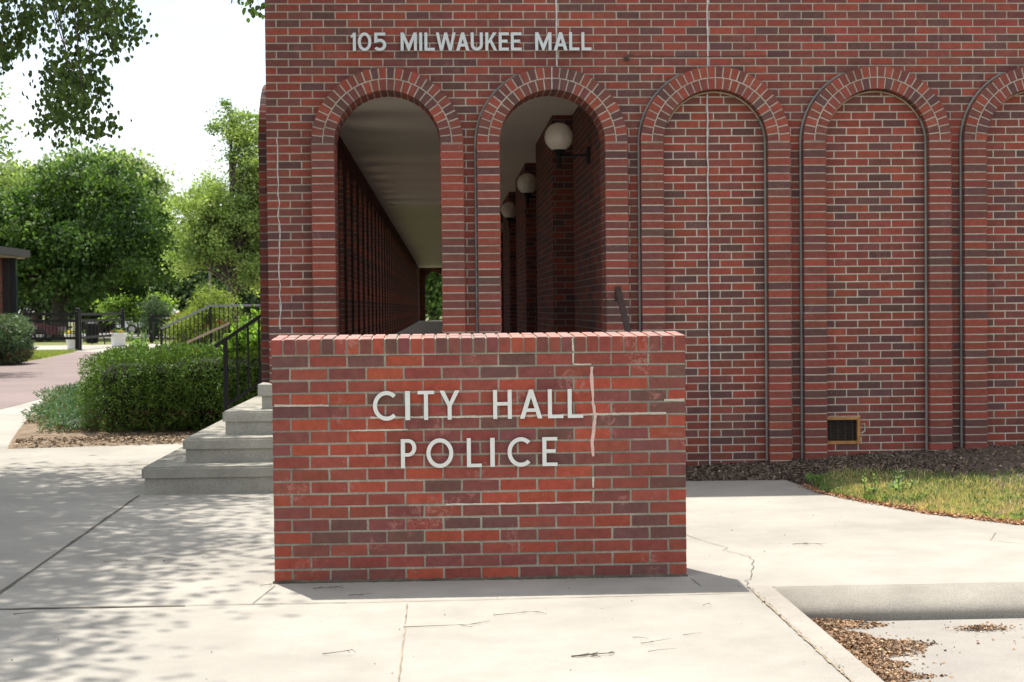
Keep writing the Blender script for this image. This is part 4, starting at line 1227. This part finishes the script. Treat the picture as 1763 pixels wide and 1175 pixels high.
for a in [(-0.20, 6.93, 0.06, 0.36, 1, 'long straight twig crossing the tooled joint in front of the sign', 0.0022, 2),
          (-0.53, 6.42, -0.35, 0.13, 2, 'small forked twig left of the tooled joint', 0.0024, 2),
          (0.22, 7.16, 0.25, 0.24, 3, 'thin arched twig just in front of the sign shadow', 0.0018, 3),
          (0.52, 6.28, 0.2, 0.19, 4, 'thick dark twig bundle right of centre on the bright concrete', 0.0045, 4),
          (0.84, 6.50, -0.25, 0.14, 5, 'thin twig to the right of the thick dark one', 0.0018, 1),
          (0.85, 6.34, 0.02, 0.12, 6, 'short straight twig nearest the viewer beside the curb joint', 0.0016, 0),
          (0.82, 6.62, 0.0, 0.10, 7, 'short twig farthest back of the three beside the thick bundle', 0.0018, 0),
          (1.05, 6.65, 0.15, 0.09, 8, 'tiny twig close to the curb strip', 0.0016, 0),
          (2.12, 9.12, 0.12, 0.20, 9, 'forked twig out on the bright walk right of the sign', 0.0022, 3),
          (-0.99, 8.05, 0.05, 0.10, 10, 'dark twig touching the left foot of the sign', 0.0022, 2),
          (-2.00, 8.9, 0.3, 0.14, 11, 'twig in the tree shade near the left joint', 0.0022, 1),
          (-2.10, 7.40, 0.05, 0.12, 12, 'twig lying on the expansion joint at the far left', 0.003, 0),
          (-0.70, 7.94, 0.02, 0.16, 13, 'dark twig in the shadow at the foot of the sign', 0.0025, 3),
          (-0.50, 7.73, 0.1, 0.12, 14, 'twig in the sign shadow near its left end', 0.002, 1),
          (1.25, 7.30, -0.3, 0.05, 15, 'tiny curled twig just below the right end of the sign shadow', 0.0018, 1)]:
    twig(*a)

# ------------------------------------------------------------------ left: mulch, juniper, hedge
mb = MB(); n1, n2 = 40, 24; vs = []; fs = []
front = [(-4.70, 16.44), (-3.76, 16.66), (-2.98, 16.82), (-1.66, 16.9)]; backp = [(-7.0, 27.5), (-4.6, 27.5), (-3.0, 27.5), (-1.66, 27.5)]
for i in range(n1 + 1):
    q = i / n1 * 3; k = min(2, int(q)); f = q - k
    a = Vector(front[k]).lerp(Vector(front[k + 1]), f); b = Vector(backp[k]).lerp(Vector(backp[k + 1]), f)
    for j in range(n2 + 1):
        p = a.lerp(b, (j / n2) ** 1.5); vs.append((p.x, p.y, 0.005 + min(0.07, 0.08 * j / n2 * 3) + (random.uniform(0, 0.015) if j else -0.01)))
for i in range(n1):
    for j in range(n2):
        a = i * (n2 + 1) + j; fs.append((a, a + n2 + 1, a + n2 + 2, a + 1))
mb.add(vs, fs)
structure('hedge_bed', mb, M['mulch_dry'], 'dry mulch bed under the hedge and juniper', 'planting bed', True)
nchip = 9000
X = RNG.uniform(-4.9, -1.7, nchip); Y = 16.5 + RNG.random(nchip) * 3.2 + (X + 4.6) * 0.13
kk = X > -4.66 - (Y - 16.4) * 0.16
P = np.stack([X[kk], Y[kk], np.full(kk.sum(), 0.05)], 1)
o = flat_chips('mulch_chips', P, 0.02 + 0.04 * RNG.random(len(P)), colmix(len(P), (0.12, 0.08, 0.05), (0.42, 0.32, 0.22), 0.3), M['chips'])
tag(o, 'dry wood chips in front of the clipped hedge', 'mulch', kind='stuff')

def conifer_mass(name, label, cat, blocks, n, ln, ca, cb, core_col, spike=0.5, shell=0.16, base=(0, 0, 0), brown=0.0, aspect='needle', outward=1.0, lowfade=0.0):
    """blocks: rounded boxes (cx,cy,cz,hx,hy,hz); sprigs are spread over the outer shell"""
    root = thing(name, label, cat, base)
    bl = np.array(blocks)
    area = bl[:, 3] * bl[:, 4] + bl[:, 4] * bl[:, 5] + bl[:, 3] * bl[:, 5]
    pick = RNG.choice(len(bl), n, p=area / area.sum())
    b = bl[pick]
    d = RNG.normal(size=(n, 3))
    pw = 6.0
    nm = (np.abs(d) ** pw).sum(1) ** (1 / pw)
    surf = d / nm[:, None]                      # superellipsoid surface direction
    lump = 1 + 0.07 * np.sin(surf[:, 0] * 9 + b[:, 0] * 3) * np.sin(surf[:, 2] * 7 + b[:, 1] * 2) + 0.05 * np.sin(surf[:, 0] * 23 + surf[:, 1] * 19)
    depth = 1 - shell * RNG.random(n) ** 1.5
    C = b[:, :3] + surf * b[:, 3:6] * (lump * depth)[:, None]
    k = C[:, 2] > 0.02
    C = C[k]; surf = surf[k]; n = len(C); depth = depth[k]
    nrm = np.sign(surf) * np.abs(surf) ** (pw - 1); nrm /= np.linalg.norm(nrm, axis=1, keepdims=True)
    up = -(nrm * outward + RNG.normal(size=(n, 3)) * spike + np.array([0, 0, 0.25]))
    t = RNG.random((n, 1)); cols = (np.array(ca) * (1 - t) + np.array(cb) * t) * np.clip(1 + RNG.normal(size=(n, 1)) * 0.25, 0.3, 1.8)
    if brown:
        z = (C[:, 2] - C[:, 2].min()) / (np.ptp(C[:, 2]) + 1e-6)
        br = RNG.random(n) < np.where(z < 0.28, brown * 1.0, brown * 0.05)
        cols[br] = colmix(br.sum(), (0.10, 0.055, 0.03), (0.22, 0.12, 0.06), 0.2)
    leaves('foliage', C, ln * (0.6 + 0.8 * RNG.random(n)), cols, M['needle'], root, aspect, up, 1.0)
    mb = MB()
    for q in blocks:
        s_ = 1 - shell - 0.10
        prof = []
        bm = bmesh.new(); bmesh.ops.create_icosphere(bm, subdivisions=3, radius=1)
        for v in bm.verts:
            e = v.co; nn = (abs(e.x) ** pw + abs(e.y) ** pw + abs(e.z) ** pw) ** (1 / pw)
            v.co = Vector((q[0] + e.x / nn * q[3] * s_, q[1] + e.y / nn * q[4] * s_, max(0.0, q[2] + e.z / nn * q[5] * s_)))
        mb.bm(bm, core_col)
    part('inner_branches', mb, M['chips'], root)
    return root
hedge = conifer_mass('hedge', 'dense dark green clipped yew hedge beside the steps', 'hedge',
    [(-3.60, 18.35, 0.52, 0.66, 0.75, 0.47), (-2.80, 18.40, 0.55, 0.75, 0.80, 0.49), (-2.10, 18.3, 0.57, 0.55, 0.80, 0.51), (-3.3, 19.4, 0.52, 0.95, 0.8, 0.48), (-2.4, 19.6, 0.54, 0.8, 0.9, 0.50)],
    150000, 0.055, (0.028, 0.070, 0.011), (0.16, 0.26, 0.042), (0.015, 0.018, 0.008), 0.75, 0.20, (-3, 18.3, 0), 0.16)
conifer_mass('juniper', 'low spreading bluish green juniper at the left end of the hedge', 'shrub',
    [(-4.75, 20.6, 0.08, 0.55, 1.6, 0.20), (-4.4, 18.6, 0.06, 0.36, 0.9, 0.19), (-4.9, 23.0, 0.12, 0.9, 1.6, 0.26)],
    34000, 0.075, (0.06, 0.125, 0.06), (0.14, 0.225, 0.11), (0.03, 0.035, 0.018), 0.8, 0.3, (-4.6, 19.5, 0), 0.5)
conifer_mass('evergreen_shrub', 'bushy blue green evergreen shrub at the left edge before the fence', 'shrub',
    [(-13.05, 43.3, 0.75, 1.25, 1.1, 0.62), (-12.6, 43.0, 0.45, 0.85, 0.9, 0.45), (-13.5, 43.4, 1.05, 0.7, 0.8, 0.42)],
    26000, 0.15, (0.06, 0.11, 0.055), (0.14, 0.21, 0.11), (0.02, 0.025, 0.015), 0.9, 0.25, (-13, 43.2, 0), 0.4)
# leafy volunteers growing out of the hedge
weed(-4.13, 20.6, 0.7, 0.52, 6, 21, 'pale leafy sapling poking out of the hedge at its left', (0.14, 0.24, 0.08), (0.26, 0.38, 0.14), 'sapling', 'sapling', 1.5)
weed(-3.78, 21.0, 0.7, 0.42, 4, 22, 'smaller leafy sapling right of the pale one above the hedge', (0.10, 0.18, 0.06), (0.2, 0.3, 0.1), 'sapling', 'sapling', 1.3)
weed(-2.40, 17.6, 0.92, 0.48, 12, 23, 'bright green leafy sapling rising behind the stair railing', (0.17, 0.30, 0.05), (0.30, 0.46, 0.09), 'sapling', 'sapling', 1.35)
weed(-2.12, 17.6, 0.92, 0.66, 12, 24, 'tall bright green sapling against the building corner', (0.17, 0.30, 0.05), (0.30, 0.46, 0.09), 'sapling', 'sapling', 1.35)
weed(-3.22, 20.8, 0.75, 0.42, 2, 25, 'slender fern like sprig leaning right above the hedge', (0.12, 0.22, 0.06), (0.22, 0.33, 0.1), 'sapling', 'sapling', 0.8)

# ramp railings behind the hedge
def picket_rail(name, label, pts, down, npk, loc, top_mat, d=0.03, posts=True):
    root = thing(name, label, 'railing', loc)
    mb = MB()
    for a, b in zip(pts[:-1], pts[1:]): bar(mb, a, b, 0.05, 0.045)
    part('handrail', mb, top_mat, root)
    mb = MB(); low = [(a, b, c - down) for a, b, c in pts]
    for a, b in zip(low[:-1], low[1:]): bar(mb, a, b, 0.03)
    part('bottom_rail', mb, M['black_metal'], root)
    mb = MB()
    tot = sum((Vector(b) - Vector(a)).length for a, b in zip(pts[:-1], pts[1:])); step = tot / npk; acc = 0
    for a, b in zip(pts[:-1], pts[1:]):
        L0 = (Vector(b) - Vector(a)).length; k = int(L0 / step)
        for i in range(k + 1):
            p = Vector(a).lerp(Vector(b), i / max(1, k)); bar(mb, (p.x, p.y, p.z - down), (p.x, p.y, p.z), 0.016)
    part('picket_panel', mb, M['black_metal'], root)
    for p in pts:
        mb = MB(); bar(mb, (p[0], p[1], 0.0), (p[0], p[1], p[2]), 0.045); part('post', mb, M['black_metal'], root)
    return root
picket_rail('ramp_railing', 'long grey topped ramp railing rising to the right behind the hedge', [(-5.55, 30.0, 1.12), (-4.588, 30.0, 1.56), (-3.53, 30.0, 1.565), (-1.75, 30.0, 1.57)], 0.95, 46, (-4.6, 30, 0), M['grey_metal'])
picket_rail('ramp_railing', 'short pale topped railing in front of the long ramp railing', [(-4.72, 28.0, 0.885), (-3.937, 28.0, 1.23)], 0.75, 12, (-4.3, 28, 0), M['tan'])
mb = MB()
mb.prism([(-5.6, -0.1), (-1.62, -0.1), (-1.62, 0.62), (-4.55, 0.62), (-5.6, 0.12)], 'y', 28.2, 29.8)
structure('ramp', mb, M['walk'], 'concrete ramp behind the hedge', 'ramp')

# ------------------------------------------------------------------ overhanging birch at the left
def keep_birch(P):
    X, Y, Z = P[:, 0], P[:, 1], P[:, 2]
    zc = 1.47 + (0.209 * Y) + 0.12
    infr = X > -0.31 * Y - 0.25
    return (~infr) | (Z > zc)
birch = tree('birch_tree', 'birch tree with drooping leafy branches hanging in at the top left', (-6.4, 13.2, 0), 8.8,
    [(1.5, -0.3, 6.3, 2.6, 3.9, 1.7), (0.2, 0.3, 6.3, 3.2, 3.6, 2.2), (2.35, -2.6, 5.6, 1.9, 2.4, 1.1), (1.3, -4.6, 5.5, 2.1, 2.0, 1.2), (2.3, -5.6, 5.5, 1.8, 1.7, 0.9)], 520, 74000, 0.084,
    (0.045, 0.085, 0.02), (0.10, 0.16, 0.04), 0.30, 0.16, shape='heart', limbs=60, fork=0.3, lean=(0.6, 0), keep=keep_birch, shell=0.2)
ST = [(-3.09,10.98,3.91,-3.13,11.00,3.22),(-3.07,11.19,3.95,-3.03,11.23,3.44),(-3.05,11.60,4.04,-3.14,11.43,3.36),(-2.71,10.62,3.79,-2.78,10.76,3.27),(-2.71,11.02,3.92,-2.80,10.91,2.75),(-2.97,12.19,4.18,-3.05,12.18,2.84),(-2.83,11.94,4.12,-2.80,11.93,2.71),(-2.67,11.62,4.05,-2.61,11.48,2.76),(-2.69,11.62,3.57,-2.59,11.76,2.87),(-2.58,11.44,4.01,-2.42,11.53,3.55),(-2.55,11.67,4.06,-2.32,11.50,3.28),(-2.51,11.81,4.05,-2.40,11.85,3.74),(-2.46,11.08,3.72,-2.26,10.89,3.20),(-2.89,11.98,3.50,-3.10,11.97,2.89),(-2.82,11.75,3.33,-3.01,11.90,2.73),(-3.13,11.74,4.08,-3.13,11.91,3.62),(-2.83,11.23,3.96,-2.78,11.35,3.52),(-3.14,11.31,3.98,-3.20,11.49,3.42),(-2.80,12.01,4.13,-2.73,11.85,3.47),(-2.28,10.82,3.91,-2.32,10.70,3.36),(-3.53,12.14,4.12,-3.49,12.12,3.41),(-2.78,11.60,3.17,-2.84,11.52,2.78),(-2.67,11.41,3.10,-2.60,11.37,2.78),(-1.38,11.16,3.90,-1.31,11.20,3.67),(-1.39,11.54,3.99,-1.51,11.70,3.83),(-3.47,11.69,3.67,-3.39,11.86,3.35)]
tw = MB(); P = []; U = []; S = []
for s_ in ST:
    a = Vector(s_[:3]); b = Vector(s_[3:])
    hi = a + Vector((random.uniform(-0.5, 0.1), random.uniform(-0.2, 0.4), random.uniform(0.8, 1.4)))
    m = a.lerp(b, 0.5) + Vector((random.uniform(-0.03, 0.03), 0, 0))
    tw.tube([hi, a, m, b], [0.007, 0.0035, 0.0025, 0.001], 5)
    ln = (b - a).length
    sub = [random.random() for _ in range(int(9 * ln + 3))]; subo = [(random.gauss(0, 0.06), random.gauss(0, 0.06)) for _ in sub]
    for k in range(int(240 * ln + 12)):
        j_ = random.randrange(len(sub)); f = min(1.0, max(0, sub[j_] + random.gauss(0, 0.05))); p = a.lerp(b, f) + Vector((subo[j_][0], subo[j_][1], 0))
        # side sprays
        w = 0.032 + 0.02 * math.sin(f * 3.1)
        p = p + Vector((random.gauss(0, w), random.gauss(0, w), random.gauss(0, 0.03) - 0.01))
        P.append(tuple(p)); U.append((random.gauss(0, 0.35), random.gauss(0, 0.35), 1.0)); S.append(random.uniform(0.030, 0.052))
    for k in range(10):
        f = random.random(); p = a.lerp(b, f); d = Vector((random.gauss(0, 0.07), random.gauss(0, 0.07), -0.04))
        tw.tube([p, p + d], [0.0014, 0.0008], 4)
part('hanging_twigs', tw, M['bark'], birch)
P = np.array(P); n = len(P)
leaves('hanging_leaves', P, np.array(S), colmix(n, (0.04, 0.075, 0.016), (0.09, 0.14, 0.035), 0.25), M['leaf'], birch, 'heart', np.array(U), 1.2, curl=0.25)

# ------------------------------------------------------------------ trees beyond
G = 'trees beyond the fence'
tree('maple_tree', 'large dark green spreading maple beyond the black fence', (-20.3, 81, 0), 10,
    [(1.2, 0, 5.7, 5.4, 5.0, 3.9), (-1.5, 0, 5.2, 4.4, 4.5, 3.3), (3.6, 0.5, 4.6, 3.8, 4, 2.6), (2.0, 0, 7.2, 3.4, 3.5, 2.6), (-4, -1, 4.6, 3.4, 3.4, 2.6), (-6.5, 0, 4.0, 2.4, 3, 2.2)], 620, 62000, 0.23,
    (0.025, 0.060, 0.014), (0.12, 0.20, 0.05), 0.36, 0.42, G, limbs=60, fork=0.28, shell=0.35)
tree('bright_tree', 'pale yellow green round tree behind the left of the maple', (-26.5, 112, 0), 13.2,
    [(0.8, 0, 9.2, 4.6, 4, 4.3), (-4.6, 0, 8.4, 3.8, 4, 4.0)], 420, 26000, 0.36, (0.19, 0.26, 0.10), (0.34, 0.41, 0.18), 0.6, 0.35, G, limbs=30)
tree('bright_tree', 'pale olive round tree behind the right shoulder of the maple', (-24.0, 116, 0), 13,
    [(0, 0, 10.3, 2.7, 2.6, 3.0), (0.3, 0, 6.5, 3, 2.6, 3.0)], 300, 18000, 0.36, (0.20, 0.26, 0.12), (0.33, 0.39, 0.19), 0.6, 0.35, G, limbs=30)
tree('locust_tree', 'tall airy light green tree close to the building corner', (-8.6, 62, 0), 10.2,
    [(0.4, 0, 4.9, 2.3, 2.2, 2.1), (-1.1, 0, 5.5, 1.25, 1.6, 1.9), (0.35, 0, 8.8, 1.0, 1.2, 1.5), (1.6, 0, 6.2, 1.4, 1.8, 2.2), (-1.6, 0, 4.0, 1.0, 1.2, 1.1), (1.4, 0, 3.0, 1.6, 1.6, 1.3), (1.15, 0, 7.5, 1.0, 1.3, 1.4)], 400, 48000, 0.125,
    (0.15, 0.23, 0.06), (0.36, 0.44, 0.15), 0.22, 0.2, G, limbs=110, fork=0.22, shell=0.3)
tree('loose_tree', 'thin olive green tree at the left edge of the view', (-13.6, 37, 0), 8.2,
    [(0.2, 0, 5.1, 3.3, 3.0, 2.3), (1.2, 0, 6.0, 2.2, 2.2, 1.6)], 330, 15000, 0.12, (0.09, 0.15, 0.05), (0.19, 0.26, 0.09), 0.26, 0.17, G, limbs=50, shell=0.2)
tree('shade_tree', 'dark green tree seen through the far arch of the arcade', (-0.6, 96, 0), 9,
    [(0, 0, 4.6, 4.6, 3, 4.3)], 420, 22000, 0.3, (0.06, 0.12, 0.03), (0.20, 0.32, 0.07), 0.5, 0.3, G, limbs=30, shell=0.2)
bgl = ['grey green tree standing behind the red car', 'tall tree behind the light pole', 'broad tree partly behind the locust trunk', 'far left background tree beyond the left building', 'dark background tree in line with the white planters', 'far tree just above the white truck']
for i, (x, yv, h, r) in enumerate([(-18.2, 108, 6.0, 3.3), (-16.8, 120, 8.0, 4.0), (-13.2, 110, 7.6, 3.8), (-27.5, 104, 7.2, 4.2), (-31, 98, 7.5, 4.6), (-23.3, 108, 5.6, 3.4)]):
    tree('background_tree', bgl[i], (x, yv, 0), h, [(0, 0, h * 0.55, r, r * 0.8, h * 0.44)], 190, 11000, 0.34, (0.055, 0.095, 0.04), (0.13, 0.19, 0.08), 0.6, 0.25, G, limbs=14, shell=0.2)
tree('golden_shrub', 'yellow green feathery shrub behind the ramp railing', (-7.35, 47, 0), 2.3,
    [(0.15, 0, 1.15, 0.95, 0.9, 0.85), (0.1, 0, 1.75, 0.55, 0.6, 0.5), (-0.6, 0, 0.8, 0.6, 0.7, 0.6)], 170, 9500, 0.12, (0.17, 0.24, 0.05), (0.32, 0.38, 0.10), 0.14, 0.06, cat='shrub', shape='needle', limbs=30, fork=0.1, shell=0.2)
tree('spruce_bush', 'dark blue green conical spruce beside the red car', (-14.2, 75, 0), 2.3,
    [(0, 0, 0.8, 0.65, 0.8, 0.75), (0.05, 0, 1.6, 0.5, 0.5, 0.65)], 120, 7000, 0.16, (0.05, 0.09, 0.05), (0.12, 0.17, 0.11), 0.16, 0.07, cat='shrub', shape='needle', limbs=12, fork=0.1, shell=0.1)
tree('hedge_shrub', 'low lime green shrub under the right side of the maple', (-17.6, 88, 0), 2.8,
    [(0, 0, 1.7, 2.2, 1, 0.9)], 90, 5000, 0.2, (0.13, 0.22, 0.05), (0.25, 0.36, 0.08), 0.3, 0.06, cat='shrub', limbs=12, fork=0.2, shell=0.1)

# ------------------------------------------------------------------ fence, planters, bin
def fence(name, label, pts, post_top, rails, pk, group=None, loc=None, low=0.45):
    root = thing(name, label, 'fence', loc or (pts[0][0], pts[0][1], 0), group)
    for (x, yv) in pts:
        mb = MB(); mb.box(x - 0.075, x + 0.075, yv - 0.075, yv + 0.075, 0, post_top - 0.16)
        mb.lathe([(0.10, post_top - 0.17), (0.10, post_top - 0.14), (0.05, post_top - 0.13), (0.045, post_top - 0.10), (0.06, post_top - 0.06), (0.045, post_top - 0.02), (0.0, post_top + 0.02)], (x, yv, 0), 12)
        part('post', mb, M['black_metal'], root)
    for z in rails:
        mb = MB()
        for a, b in zip(pts[:-1], pts[1:]): bar(mb, (a[0], a[1], z), (b[0], b[1], z), 0.05, 0.10)
        part('rail', mb, M['black_metal'], root)
    mb = MB()
    for a, b in zip(pts[:-1], pts[1:]):
        a = Vector(a); b = Vector(b); k = int((b - a).length / pk)
        for i in range(1, k):
            p = a.lerp(b, i / k); bar(mb, (p.x, p.y, rails[-1]), (p.x, p.y, rails[1]), 0.03)
    part('picket_panel', mb, M['black_metal'], root)
    return root
fence('fence', 'black steel fence with capped posts crossing the path', [(-19.8, 57.8), (-17.8, 57.8), (-15.8, 57.8), (-13.84, 57.8)], 1.62, (1.39, 1.13, 0.47), 0.13)
fence('fence', 'black fence run going back from the path post to the far planter', [(-13.84, 58.1), (-13.86, 66.0)], 1.60, (1.37, 1.12, 0.47), 0.62)
fence('fence', 'farther black fence run starting at the corner post', [(-17.8, 66), (-22.0, 66)], 1.6, (1.36, 1.10, 0.45), 0.14)
fence('fence', 'distant thin black fence on the right beyond the planters', [(-13.4, 70), (-11.2, 70)], 1.30, (1.23, 1.05, 0.2), 0.14)

def planter(x, yv, h, r0, r1, label, flowers):
    root = thing('flower_planter', label, 'planter', (x, yv, 0), 'white flower planters by the fence')
    mb = MB(); mb.lathe([(0, 0.008), (r0 * 1.05, 0.008), (r0 * 1.08, 0.05), (r0, 0.07), (r1 * 0.93, h - 0.09), (r1, h - 0.08), (r1 * 1.03, h), (r1 * 0.9, h), (r1 * 0.88, h - 0.06), (0, h - 0.06)], (x, yv, 0), 28)
    part('pot', mb, M['plastic'], root, True)
    n = 260
    P = np.stack([x + RNG.normal(size=n) * r1 * 0.45, yv + RNG.normal(size=n) * r1 * 0.45, h + np.abs(RNG.normal(size=n)) * 0.07], 1)
    leaves('foliage', P, 0.05 + 0.04 * RNG.random(n), colmix(n, (0.06, 0.12, 0.03), (0.14, 0.22, 0.06)), M['leaf'], root)
    for (dx, dz, col, m) in flowers:
        P = np.stack([x + dx + RNG.normal(size=m) * 0.05, yv - r1 * 0.5 + RNG.normal(size=m) * 0.04, h + dz + RNG.normal(size=m) * 0.03], 1)
        leaves('blossom', P, 0.05 + 0.03 * RNG.random(m), colmix(m, col, col, 0.1), M['petal'], root)
planter(-14.37, 59.5, 0.60, 0.26, 0.37, 'white planter with yellow and magenta flowers behind the fence post', [(-0.17, 0.09, (0.75, 0.50, 0.02), 26), (-0.05, 0.06, (0.7, 0.45, 0.03), 10), (0.13, 0.08, (0.50, 0.04, 0.30), 28), (0.28, 0.05, (0.3, 0.05, 0.3), 10)])
planter(-13.57, 63.7, 0.57, 0.26, 0.34, 'white planter with small red and yellow flowers at the fence end', [(-0.2, 0.05, (0.5, 0.04, 0.03), 12), (0.1, 0.06, (0.65, 0.35, 0.03), 18), (0.22, 0.05, (0.6, 0.3, 0.03), 10)])
tb = thing('trash_receptacle', 'dark slatted trash receptacle behind the fence', 'bin', (-16.1, 70, 0))
mb = MB()
for i in range(26):
    a = 2 * math.pi * i / 26; c, s_ = math.cos(a), math.sin(a)
    bar(mb, (-16.1 + 0.27 * c, 70 + 0.27 * s_, 0.05), (-16.1 + 0.29 * c, 70 + 0.29 * s_, 0.88), 0.035, 0.012)
part('slats', mb, M['black_metal'], tb)
mb = MB(); mb.lathe([(0.30, 0.86), (0.31, 0.93), (0.22, 0.99), (0.12, 0.99)], (-16.1, 70, 0), 24); mb.lathe([(0.25, 0.02), (0.25, 0.85)], (-16.1, 70, 0), 20)
part('liner', mb, M['black_metal'], tb)
bl_ = thing('bollard_rail', 'curved black handrail standing by the gate', 'railing', (-15.4, 68, 0))
mb = MB(); mb.tube([(-15.65, 68, 0), (-15.65, 68, 0.88), (-15.5, 68, 0.93), (-15.38, 68, 0.85), (-15.1, 68, 0.25), (-15.08, 68, 0)], 0.028, 8); part('tube', mb, M['black_metal'], bl_)

# light pole
pl = thing('light_pole', 'slim grey light pole rising behind the golden shrub', 'light pole', (-10.7, 70, 0))
mb = MB(); mb.tube([(-10.7, 70, 0), (-10.7, 70, 4.0)], [0.085, 0.06], 10); part('pole', mb, M['grey_metal'], pl, True)
mb = MB(); mb.box(-10.82, -10.58, 69.85, 70.15, 4.0, 4.12, b=0.03); part('lamp_head', mb, M['grey_metal'], pl)

# left building with the deep eave
lb = thing('brick_annex', 'low brick building with a dark flat eave at the left edge', 'building', (-20, 42, 0))
mb = MB(); mb.box(-30, -14.02, 24, 49, 0, 3.2); part('wall', mb, M['brick_far'], lb)
mb = MB(); mb.box(-31, -13.45, 23, 50, 3.25, 3.49); part('roof', mb, M['roof'], lb)
mb = MB(); mb.box(-30.9, -13.60, 23.1, 49.9, 3.205, 3.249); part('soffit', mb, M['tan'], lb)
mb = MB(); mb.box(-14.015, -13.81, 48.8, 49.2, 0, 3.2); part('column', mb, M['roof'], lb)
mb = MB(); mb.box(-13.805, -13.62, 48.9, 49.1, 0, 3.2); part('dark_screen', mb, M['glass'], lb)
# far brick house
fh = thing('brick_house', 'distant brick house with a pale gable behind the fence', 'house', (-24.6, 110, 0))
mb = MB(); mb.box(-26.5, -23.8, 110, 118, 0, 1.75); part('wall', mb, M['brick_far'], fh)
mb = MB(); mb.prism([(-26.9, 1.752), (-23.4, 1.752), (-25.2, 2.7)], 'y', 109.8, 118.2); part('roof', mb, M['tan'], fh)
# vehicles
def vehicle(name, label, cat, x, yv, prof, wheels, width, paint, windows, rot=0):
    root = thing(name, label, cat, (x, yv, 0.01))
    mb = MB()
    bm = bmesh.new()
    f = bm.faces.new([bm.verts.new((x + a, yv - width / 2, b + 0.01)) for a, b in prof])
    ex = bmesh.ops.extrude_face_region(bm, geom=[f])
    for v in ex['geom']:
        if isinstance(v, bmesh.types.BMVert): v.co.y = yv + width / 2
    for v in bm.verts:                       # tumblehome above the waist
        if v.co.z > 1.0: v.co.y = yv + (v.co.y - yv) * (1 - 0.22 * (v.co.z - 1.0))
    bmesh.ops.recalc_face_normals(bm, faces=bm.faces[:])
    bmesh.ops.bevel(bm, geom=bm.edges[:], offset=0.04, segments=2, affect='EDGES')
    mb.bm(bm); part('body', mb, paint, root)
    for w in windows:
        for sd in (-1, 1):
            g = MB(); yy = yv + sd * (width / 2 * 0.965)
            g.prism([(x + a, b) for a, b in w], 'y', min(yy, yy + sd * 0.03), max(yy, yy + sd * 0.03))
            part('window', g, M['glass'], root)
    for wx in wheels:
        for sd in (-1, 1):
            t_ = MB(); yy = yv + sd * (width / 2 - 0.08)
            t_.lathe([(0.20, -0.10), (0.31, -0.10), (0.335, -0.06), (0.335, 0.06), (0.31, 0.10), (0.20, 0.10)], (0, 0, 0), 24)
            t_.v = [(x + wx + a, yy + c, 0.345 + b) for a, b, c in t_.v]
            wh = part('wheel', t_, M['tyre'], root, True)
            r_ = MB(); r_.lathe([(0.0, -0.08), (0.21, -0.08), (0.21, 0.08), (0.0, 0.08)], (0, 0, 0), 18)
            r_.v = [(x + wx + a, yy + c * 1.0, 0.345 + b) for a, b, c in r_.v]
            part('rim', r_, M['rim'], wh)
    return root
pickup = [(-2.6, 0.45), (2.55, 0.42), (2.6, 0.95), (1.35, 1.06), (0.85, 1.62), (-0.35, 1.66), (-0.55, 1.10), (-2.6, 1.10)]
sedan = [(-2.2, 0.35), (2.2, 0.32), (2.25, 0.72), (1.15, 0.90), (0.55, 1.38), (-0.85, 1.40), (-1.65, 0.95), (-2.2, 0.88)]
vehicle('pickup_truck', 'white pickup truck parked beyond the planters', 'truck', -17.6, 95, pickup, (-1.6, 1.6), 1.9, M['whitepaint'], [[(0.95, 1.12), (0.68, 1.55), (-0.25, 1.58), (-0.35, 1.12)]])
vehicle('parked_car', 'red car half hidden by the ramp railing', 'car', -14.6, 90, sedan, (-1.35, 1.35), 1.75, M['redpaint'], [[(0.95, 0.93), (0.50, 1.30), (-0.75, 1.32), (-1.25, 0.96)]])
vehicle('parked_car', 'maroon car seen through the fence pickets', 'car', -21.3, 76.5, sedan, (-1.35, 1.35), 1.75, M['maroonpaint'], [[(0.95, 0.93), (0.50, 1.30), (-0.75, 1.32), (-1.25, 0.96)]])
vehicle('parked_car', 'silver car behind the evergreen shrub at the far left', 'car', -26.2, 78, sedan, (-1.35, 1.35), 1.75, M['silverpaint'], [[(0.95, 0.93), (0.50, 1.30), (-0.75, 1.32), (-1.25, 0.96)]])
# grass patch by the path, as blades
n = 16000
X = RNG.uniform(-15.8, -12.3, n); Y = RNG.uniform(44.5, 57.3, n)
kk = X < (-12.35 - (Y - 44.5) * 0.105)
P = np.stack([X[kk], Y[kk], np.full(kk.sum(), 0.03)], 1); n = len(P)
o = leaves('lawn_blades', P, 0.10 + 0.06 * RNG.random(n), colmix(n, (0.16, 0.22, 0.05), (0.34, 0.36, 0.12)), M['leaf'], None, 'blade', RNG.normal(size=(n, 3)) * np.array([0.4, 0.4, 0.05]) + np.array([0, 0, 1.0]), 1.5)
tag(o, 'short grass between the shrub and the black fence', 'grass', kind='stuff')
